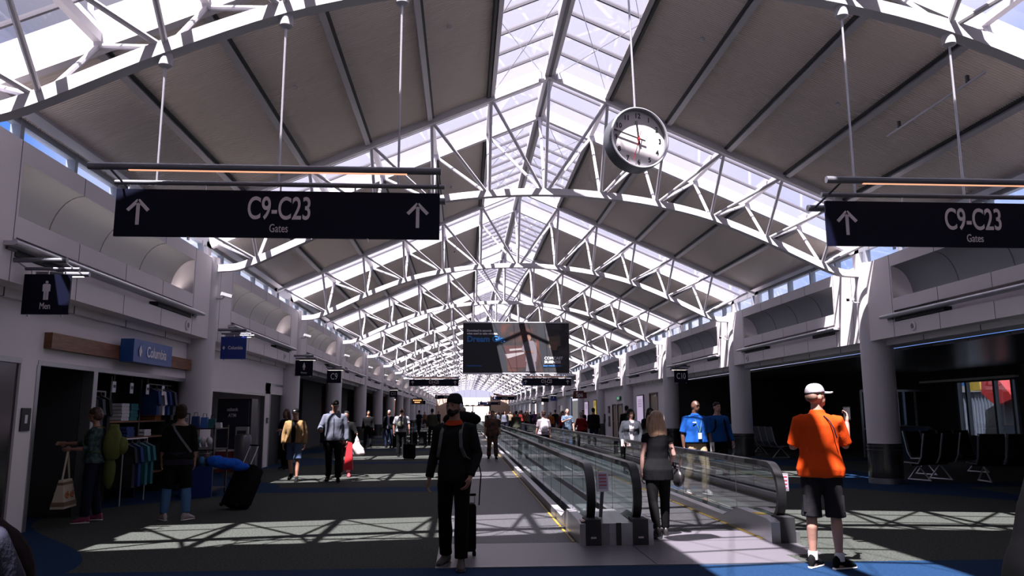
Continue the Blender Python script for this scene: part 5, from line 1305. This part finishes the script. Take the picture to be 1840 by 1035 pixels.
for u_, w2 in ((.12, .03), (.82, .05)):
    MB().loft([[Vector((sx_*(.134+.05*v_), sy_*(.024+.05*v_), -.36-.34*v_)) for sx_, sy_ in ((-1, -1), (1, -1), (1, 1), (-1, 1))] for v_ in (u_-w2, u_+w2*2)]).build('bag_band', mat('band_brown', (.14, .09, .05), .85), t)
for i, xx in enumerate((-.08, .06)):
    for sd2 in (-1, 1):
        b = MB()
        for q in range(5):
            a = 2*PI*q/5; b.ell((xx+.028*math.cos(a), sd2*.060, -.54+.028*math.sin(a)), (.019, .006, .019), 8, 5)
        b.build('printed_flower', mat('flower_orange', (.40, .10, .02), .8), t)
MB().tube([(-.10, 0, -.38), (-.03, 0, -.12), (0, 0, -.01), (.03, 0, -.12), (.10, 0, -.38)], .011, 6).build('bag_handle', cr, t, True)

# --- two walkers on the left
tj_ = person('man in tan jacket, dark cap and blue shorts walking on the left', -3.93, 18.7, 1.66, PI-.05, False, 1.05, skinM, .012, ((14, 6, 4), (-12, 22, 4)),
             (((.30, .05, -1), (.05, .30, -1)), ((.30, -.05, -1), (.0, .25, -1))), nod=10, top=('jacket', C_('tan_jacket', (.19, .12, .055)), .92, kblack), bottom=('shorts', C_('faded_blue', (.05, .075, .13)), .47), shoes=kblack, hair='short', hairm=hairK, cap=(kblack, white_s))
hd_ = person('man in light grey zipped hoodie, dark cap and black trousers walking on the left', -2.95, 18.25, 1.83, PI+.08, False, 1.06, skinM, .012, ((8, 4, 3), (-10, 14, 3)),
             (((.30, -.10, -1), (.08, .10, -1)), ((.45, .15, -1), (-.10, 1.0, -.15))), nod=12, yaw=12, top=('hoodie', kgrey, .88), bottom=('trousers', kblack), shoes=kblack, hair='short', hairm=hairK, cap=(kblack, mat('cap_badge_tan', (.4, .3, .2), .6)))
t = empty('shopping_bag', 'bright red shopping bag hanging behind the man in the grey hoodie', 'bag', (-2.74, 19.1, .22))
MB().prism([(-.10, 0), (.12, 0), (.09, .62), (-.02, .66)], 'y', -.05, .05).build('bag_body', mat('bag_red', (.55, .02, .03), .5), t); MB().tube([(-.01, 0, .64), (.02, 0, .80), (.06, 0, .63)], .008, 6).build('bag_handle', kblack, t)
hp_ = person('person in dark clothes mostly hidden behind the man in the grey hoodie', -2.93, 19.9, 1.60, PI, False, 1.0, skinM, .02, lod=1, top=('long', kblack), bottom=('trousers', C_('dark_red', (.03, .006, .008))), shoes=mat('shoe_red', (.4, .03, .04), .6), hair='short', hairm=hairK,
             arms=(((.5, .2, -1), (.2, .9, -.1)), ((.2, .1, -1), (.1, .2, -1))))
wr = wpos(hp_, hp_['AJ'][-1][2]+hp_['AJ'][-1][4]*.06)
t = empty('plastic_bag', 'white plastic carrier bag held behind the man in the grey hoodie', 'bag', tuple(wr), 0)
b = MB(); b.loft([[Vector((r1*math.cos(2*PI*k/12), r1*.4*math.sin(2*PI*k/12), z_)) for k in range(12)] for z_, r1 in ((-.50, .15), (-.46, .20), (-.34, .17), (-.2, .07), (-.02, .015))]); obj('bag_body', fuse(b, .015, 1, .015, 12, 2), mat('plastic_white', (.4, .33, .33), .5), t)
person('woman with long brown hair in dark clothes standing by the second left column', -5.0, 22.6, 1.66, PI-.4, True, 1.0, skinM, .018, lod=1, top=('tee', knavy), bottom=('trousers', kblack), hair='curly', hairm=mat('hair_auburn', (.1, 0, 0)), arms=(((.2, .3, -1), (-.4, .9, .0)), ((.2, .3, -1), (-.4, .9, -.1))))

# --- the two men in blue behind the right rail
po_ = person('bald man in bright blue polo shirt, lanyard and khaki trousers walking beyond the right rail', 4.42, 14.75, 1.76, PI+.15, False, 1.14, skinD, .012, ((18, 30, 4), (-8, 10, 4)),
             (((.25, .0, -1), (-.05, .55, -1)), ((.22, -.10, -1), (.02, .18, -1))), yaw=20, nod=6, top=('polo', C_('royal_blue', (.008, .06, .26)), .97), bottom=('trousers', C_('khaki', (.27, .20, .13))), shoes=(mat('shoe_grey', (.2, .19, .19), .6),), hair=None)
t = po_['t']; up_ = po_['up']; s_ = po_['sc']
for s in (-1, 1): piping(t, [(s*.075, .03, 1.48), (s*.06, .13, 1.38), (s*.02, .165, 1.22), (0, .165, 1.15)], mat('lanyard', (.05, .12, .10), .6), 'lanyard', up_, s_, .006)
b = MB(); b.box(-.035, .035, .168, .172, 1.04, 1.15); b.v = [tuple(up_(v)*s_) for v in b.v]; b.build('id_badge', wc, t)
b = MB(); b.box(.06, .13, .150, .156, 1.335, 1.355); b.v = [tuple(up_(v)*s_) for v in b.v]; b.build('chest_lettering', wc, t)
b = MB(); b.tube([(.172*math.cos(2*PI*k/20), .122*math.sin(2*PI*k/20), .965) for k in range(21)], .014, 6); b.v = [tuple(up_(Vector((v[0]*1.14, v[1]*1.1, v[2])))*s_) for v in b.v]; b.build('belt', kblack, t)
wr = wpos(po_, po_['AJ'][-1][2]+po_['AJ'][-1][4]*.09)
t = empty('papers', 'white folded papers in the hand of the man in the blue polo shirt', 'papers', tuple(wr), .4); MB().box(-.04, .04, -.01, .01, -.04, .13).build('sheet', wc, t)
bl_ = person('young man in blue long-sleeved top with backpack straps beyond the right rail', 5.62, 17.1, 1.76, PI+.12, False, 1.1, skinL, .013, ((6, 4, 4), (-6, 8, 4)),
             (((.28, .05, -1), (.15, .35, -1)), ((.25, .0, -1), (.0, .5, -.9))), yaw=8, top=('long', C_('cobalt', (.008, .055, .20)), .90), bottom=('trousers', kblack), shoes=kblack, hair='short', hairm=hairK)
rucksack(bl_, 'dark backpack on the young man in the blue long-sleeved top', kblack, .16, 1.0, 1.44, .14)

# --- woman in grey jacket and dark figures behind the rail
cw_ = person('woman with dark curly hair in grey jacket over a white patterned top, looking left', 4.02, 18.7, 1.62, PI-.1, True, 1.18, skinL, .013, lod=0, yaw=28, arms=(((.30, .05, -1), (-.1, .4, -1)), ((.35, .0, -1), (-.1, .45, -.8))), top=('jacket', C_('slate_jacket', (.028, .031, .038)), .92, C_('white_print', (.30, .29, .30), noise_=(9, (.03, .03, .04), .5, .56))), bottom=('trousers', kblack), hair='curly', hairm=hairK)
wr = wpos(cw_, cw_['AJ'][1][2]+cw_['AJ'][1][4]*.08)
t = empty('papers', 'white papers in the hand of the woman in the grey jacket', 'papers', tuple(wr), .4); MB().box(-.05, .05, -.008, .008, -.04, .12).build('sheet', wc, t)
person('dark hooded figure standing right behind the woman in the grey jacket', 5.05, 21.0, 1.66, PI+.1, False, 1.1, skinD, .018, lod=1, top=('hoodie', kblack), bottom=('trousers', kblack), hair='curly', hairm=hairK)
person('man in black seen from behind at the beige doors', 6.4, 30.5, 1.82, .1, False, 1.0, skinM, .018, lod=1, top=('jacket', kblack, .9, None), bottom=('trousers', kblack), hair='short', hairm=hairK)
person('man with bald head and blue checked shirt standing on the far side of the walkway', 4.25, 32.0, 1.72, PI+.2, False, 1.08, skinL, .018, lod=1, arms=(((.2, .2, -1), (.0, .3, -1)), ((.3, .6, -.7), (-.7, .6, .4))), top=('tee', C_('blue_check', (.10, .135, .19), noise_=(16, (.03, .05, .08), .42, .58)), .86), bottom=('trousers', C_('blue_denim', (0, 0, 0))), hair='balding', hairm=hairG)
person('woman in dark red top walking by the far rail', 4.95, 32.8, 1.60, .3, True, 1.2, skinM, .018, lod=1, top=('three_quarter', C_('crimson', (.14, .008, .011)), .88), bottom=('trousers', kblack), hair='bob', hairm=mat('hair_grey2', (.18, .14, .12), .6), arms=(((.35, .1, -1), (.2, .3, -1)), ((.35, -.1, -1), (.2, .2, -1))))
person('dark figure in a black coat right of the woman in red', 5.7, 34.2, 1.76, -.4, False, 1.1, skinM, .018, lod=1, top=('jacket', kblack, .86, None), bottom=('trousers', knavy), hair='short', hairm=hairK)
wb_ = person('traveller on the walkway seen from behind wearing a white backpack', 2.62, 25.6, 1.62, .05, True, 1.1, skinL, .016, lod=1, top=('tee', C_('mauve_grey', (.17, .145, .165)), .92), bottom=('trousers', kblack), hair='short', hairm=hairB, arms=(((.25, .1, -1), (.1, .3, -1)), ((.25, .1, -1), (.1, .3, -1))))
rucksack(wb_, 'white backpack with dark lower pocket on the walkway traveller', C_('pack_white', (.36, .33, .36)), .15, 1.02, 1.45, .14)
person('red-shirted person standing at the far right shop beyond the walkway', 5.6, 44.0, 1.62, PI, True, 1.25, skinM, .02, lod=1, top=('three_quarter', C_('crimson', (0, 0, 0)), .88), bottom=('trousers', kblack), hair='bob', hairm=hairB)

# --- left middle distance
person('man in black standing by the third left column with a suitcase', -4.35, 36.4, 1.68, PI+.2, False, 1.15, skinM, .02, lod=1, top=('long', kblack), bottom=('trousers', kblack), hair='short', hairm=hairK)
suitcase('black suitcase beside the man in black at the left columns', -4.95, 36.0, 0, kblack, .7, .42, .26)
person('man in dark jacket over a pale blue shirt on the left, facing the camera', -3.40, 36.3, 1.70, PI-.15, False, 1.08, skinM, .02, lod=1, top=('jacket', kblack, .9, C_('pale_blue', (.28, .30, .42))), bottom=('trousers', C_('dusk_blue', (.02, .03, .06))), hair='short', hairm=hairG)
suitcase('dark suitcase beside the man with the pale blue shirt', -2.98, 35.9, .3, kblack, .6, .4, .25)
gs_ = person('man in grey t-shirt seen from behind with black backpack, pulling a rolling case', -2.22, 28.6, 1.73, -.12, False, 1.14, skinL, .014, lod=1, legs=((10, 6, 4), (-12, 16, 4)), arms=(((.35, .1, -1), (.05, .15, -1)), ((.32, -.25, -1), (.08, -.1, -1))), top=('tee', C_('light_grey_tee', (.20, .195, .215)), .90), bottom=('trousers', kblack), hair='balding', hairm=hairB)
rucksack(gs_, 'black backpack with pale zips on the man in the grey t-shirt', C_('pack_black', (0, 0, 0)), .15, 1.02, 1.46, .14, m2=C_('pack_olive', (.08, .08, .06)))
suitcase('black rolling case with raised handle behind the man in the grey t-shirt', -1.83, 27.2, PI, kblack, .50, .42, .24, -.25, .5)
for a in (dict(lab='man in dark clothes walking away left of the bearded man', x=-1.55, y=39.3, H=1.78, rz=.1, top=('jacket', C_('olive_dark', (.03, .03, .022)), .9, None), bottom=('trousers', kblack)),
          dict(lab='stocky person in olive jacket just left of the bearded man', x=-.75, y=40.5, H=1.66, rz=PI, top=('jacket', C_('olive', (.09, .08, .05)), .88, None), bottom=('trousers', kblack)),
          dict(lab='person in patterned dark shirt on the grey strip right of the bearded man', x=1.0, y=27.0, H=1.62, rz=PI, wide=1.25, top=('tee', C_('camo', (.10, .04, .03), noise_=(8, (.03, .03, .025), .45, .55)), .84), bottom=('trousers', C_('camo', (0, 0, 0)))),
          dict(lab='walker in olive trousers seen behind the first rail, right of the patterned shirt', x=2.45, y=36.5, H=1.66, rz=.1, top=('long', C_('olive_dark', (0, 0, 0))), bottom=('trousers', C_('moss', (.05, .06, .045))))):
    k_ = dict(vox=.02, lod=1, hairm=hairK, fem=False, skin=skinM); k_.update(a); person(**k_)
suitcase('upright dark suitcase beside the man walking away on the left', -1.95, 38.4, 0, kblack, .62, .4, .25)
suitcase('second upright dark suitcase next to the one on the left', -2.42, 38.8, 0, kblack, .60, .36, .25)

# --- shopper's case near the display stand
su, tr_ = suitcase('large black case leaning beside the woman in rolled jeans', -3.72, 13.3, math.radians(150), kblack, .68, .44, .28, math.radians(28), .35)
t = empty('jacket_bundle', 'bright blue jacket laid over the leaning black case', 'jacket', (-3.83, 13.2, .68), .4)
b = MB(); b.ell((-.02, 0, .06), (.27, .16, .09), 18, 10); b.ell((-.2, .02, .11), (.13, .12, .09), 12, 8); b.ell((.2, -.02, .0), (.14, .12, .07), 12, 8); obj('cloth', fuse(b, .014, 2, .022, 7, 5), C_('vivid_blue', (.010, .08, .42)), t)

# --- people at the edges of the frame
nb_ = person('person in a black coat cut off by the lower right corner, close to the camera', 1.86, 2.12, 1.66, .2, False, 1.45, skinM, .02, lod=1, arms=(((.45, .1, -1), (.1, .2, -1)), ((.35, .1, -1), (.1, .2, -1))), top=('jacket', mat('black_coat', (.0015, .0015, .002), .9, 0, .05), .80, None), bottom=('trousers', kblack), hair='short', hairm=hairK)
ng_ = person('person in a grey top at the lower left corner, only the shoulder showing', -1.37, 1.98, 1.50, .5, False, 1.35, skinM, .012, lod=1, arms=(((.2, .1, -1), (.0, .2, -1)), ((.5, .25, -1), (.0, .5, -1))), top=('long', C_('soft_grey', (.024, .025, .040)), .86), bottom=('trousers', kblack), hair='short', hairm=hairB)
t = empty('duffel_bag', 'dark maroon bag in the lower left corner behind the grey sleeve', 'bag', (-2.02, 3.30, 0), .3)
b = MB(); b.ell((0, 0, .85), (.32, .24, .32), 20, 12); b.ell((0, 0, .45), (.32, .24, .34), 20, 12); b.ell((0, 0, .2), (.30, .22, .22), 20, 12); obj('bag_body', fuse(b, .018, 2, .012, 8, 5), C_('maroon_bag', (.006, .002, .003)), t)
MB().tube([(-.12, 0, 1.13), (-.08, 0, 1.22), (.04, 0, 1.22), (.10, 0, 1.13)], .012, 8).build('bag_handle', kblack, t, True); MB().tube([(-.28, -.12, .95), (0, -.25, .98), (.26, -.14, .92)], .006, 6).build('zip', dsteel, t)

# ================================================================ crowd in the distance
protos = []
for i, kw in enumerate((dict(fem=False, top=('tee', kblack), bottom=('trousers', kblack), hair='short', hairm=hairK, legs=((14, 6, 4), (-12, 16, 4))),
                        dict(fem=True, top=('long', kgrey), bottom=('trousers', kblack), hair='long', hairm=hairB),
                        dict(fem=False, top=('jacket', kblack, .88, None), bottom=('trousers', knavy), hair='balding', hairm=hairG, wide=1.15),
                        dict(fem=True, top=('tee', kgrey), bottom=('leggings', kblack), hair='bob', hairm=hairB, wide=1.15),
                        dict(fem=False, top=('long', kgrey), bottom=('shorts', knavy), hair='short', hairm=hairY))):
    k_ = dict(lab='x', x=0, y=0, H=1.72, rz=PI, skin=skinM, vox=.028, lod=2, shoes=kblack); k_.update(kw); protos.append(person(**k_)['t'])
crowd_cols = [('black', kblack), ('white', C_('crowd_white', (.30, .28, .28))), ('purple', C_('crowd_purple', (.09, .03, .12))), ('dark red', C_('crowd_red', (.12, .015, .015))), ('navy', knavy),
              ('grey', kgrey), ('brown', C_('crowd_brown', (.12, .06, .035))), ('teal', C_('crowd_teal', (.015, .06, .075))), ('orange', C_('crowd_orange', (.22, .06, .015))), ('tan', C_('crowd_tan', (.16, .12, .085))), ('blue', C_('crowd_blue', (.015, .045, .14)))]
rnd = random.Random(11)
spots = []
for i in range(66):
    if i < 10: y = rnd.uniform(48, 66); x = rnd.uniform(4.3, 8.4)
    elif i < 56: y = rnd.uniform(62, 105); x = rnd.uniform(2.2, 7.4)
    else: y = rnd.uniform(55, 120); x = rnd.uniform(-4.6, 1.0)
    if all((x-a)**2+(y-b_)**2 > 1.1 for a, b_ in spots): spots.append((x, y))
used = {}
for i, (x, y) in enumerate(spots):
    pr_ = protos[i % 5]; cn, cm_ = crowd_cols[(0, 1, 0, 2, 4, 0, 5, 3, 0, 6, 4, 5, 0, 9, 3, 0, 4, 7, 0, 6, 8, 5, 10)[(i*5+i//7) % 23]]
    o = pr_ if i < 5 else copy_tree(pr_)
    o.location = (x, y, 0); o.rotation_euler = (0, 0, rnd.choice([0, PI])+rnd.uniform(-.5, .5)); sc2 = rnd.uniform(.93, 1.05); o.scale = (sc2, sc2, sc2)
    for ch in o.children:
        if ch.name.split('.')[0] in ('t_shirt', 'long_sleeved_shirt', 'jacket'):
            ch.material_slots[0].link = 'OBJECT'; ch.material_slots[0].material = cm_
    where = 'left of the grey strip' if x < 1.5 else ('among the far crowd' if y > 66 else 'right of the walkway')
    g = f'distant people in {cn} {where}'
    tag(o, f'small distant person in a {cn} top {where}', 'person', g)
# distant luggage and counters that close the view
for i, (x, y, w2, h2, c, lab) in enumerate(((5.9, 44.5, .5, .8, dsteel, 'tall grey bin by the right wall beyond the walkway'), (8.3, 70, 1.2, 1.2, woodm, 'low timber counter by the far right wall'), (-3.6, 96, 1.8, 1.3, woodm, 'low timber kiosk on the far left'))):
    t = empty(('waste_bin', 'counter', 'kiosk')[i], lab, ('bin', 'counter', 'kiosk')[i], (x, y, 0)); MB().box(-w2/2, w2/2, -w2/2, w2/2, 0, h2).build('body', c, t); MB().box(-w2/2-.04, w2/2+.04, -w2/2-.04, w2/2+.04, h2, h2+.05).build('top', dsteel, t)
for _m in list(bpy.data.meshes):
    if _m.users == 0: bpy.data.meshes.remove(_m)
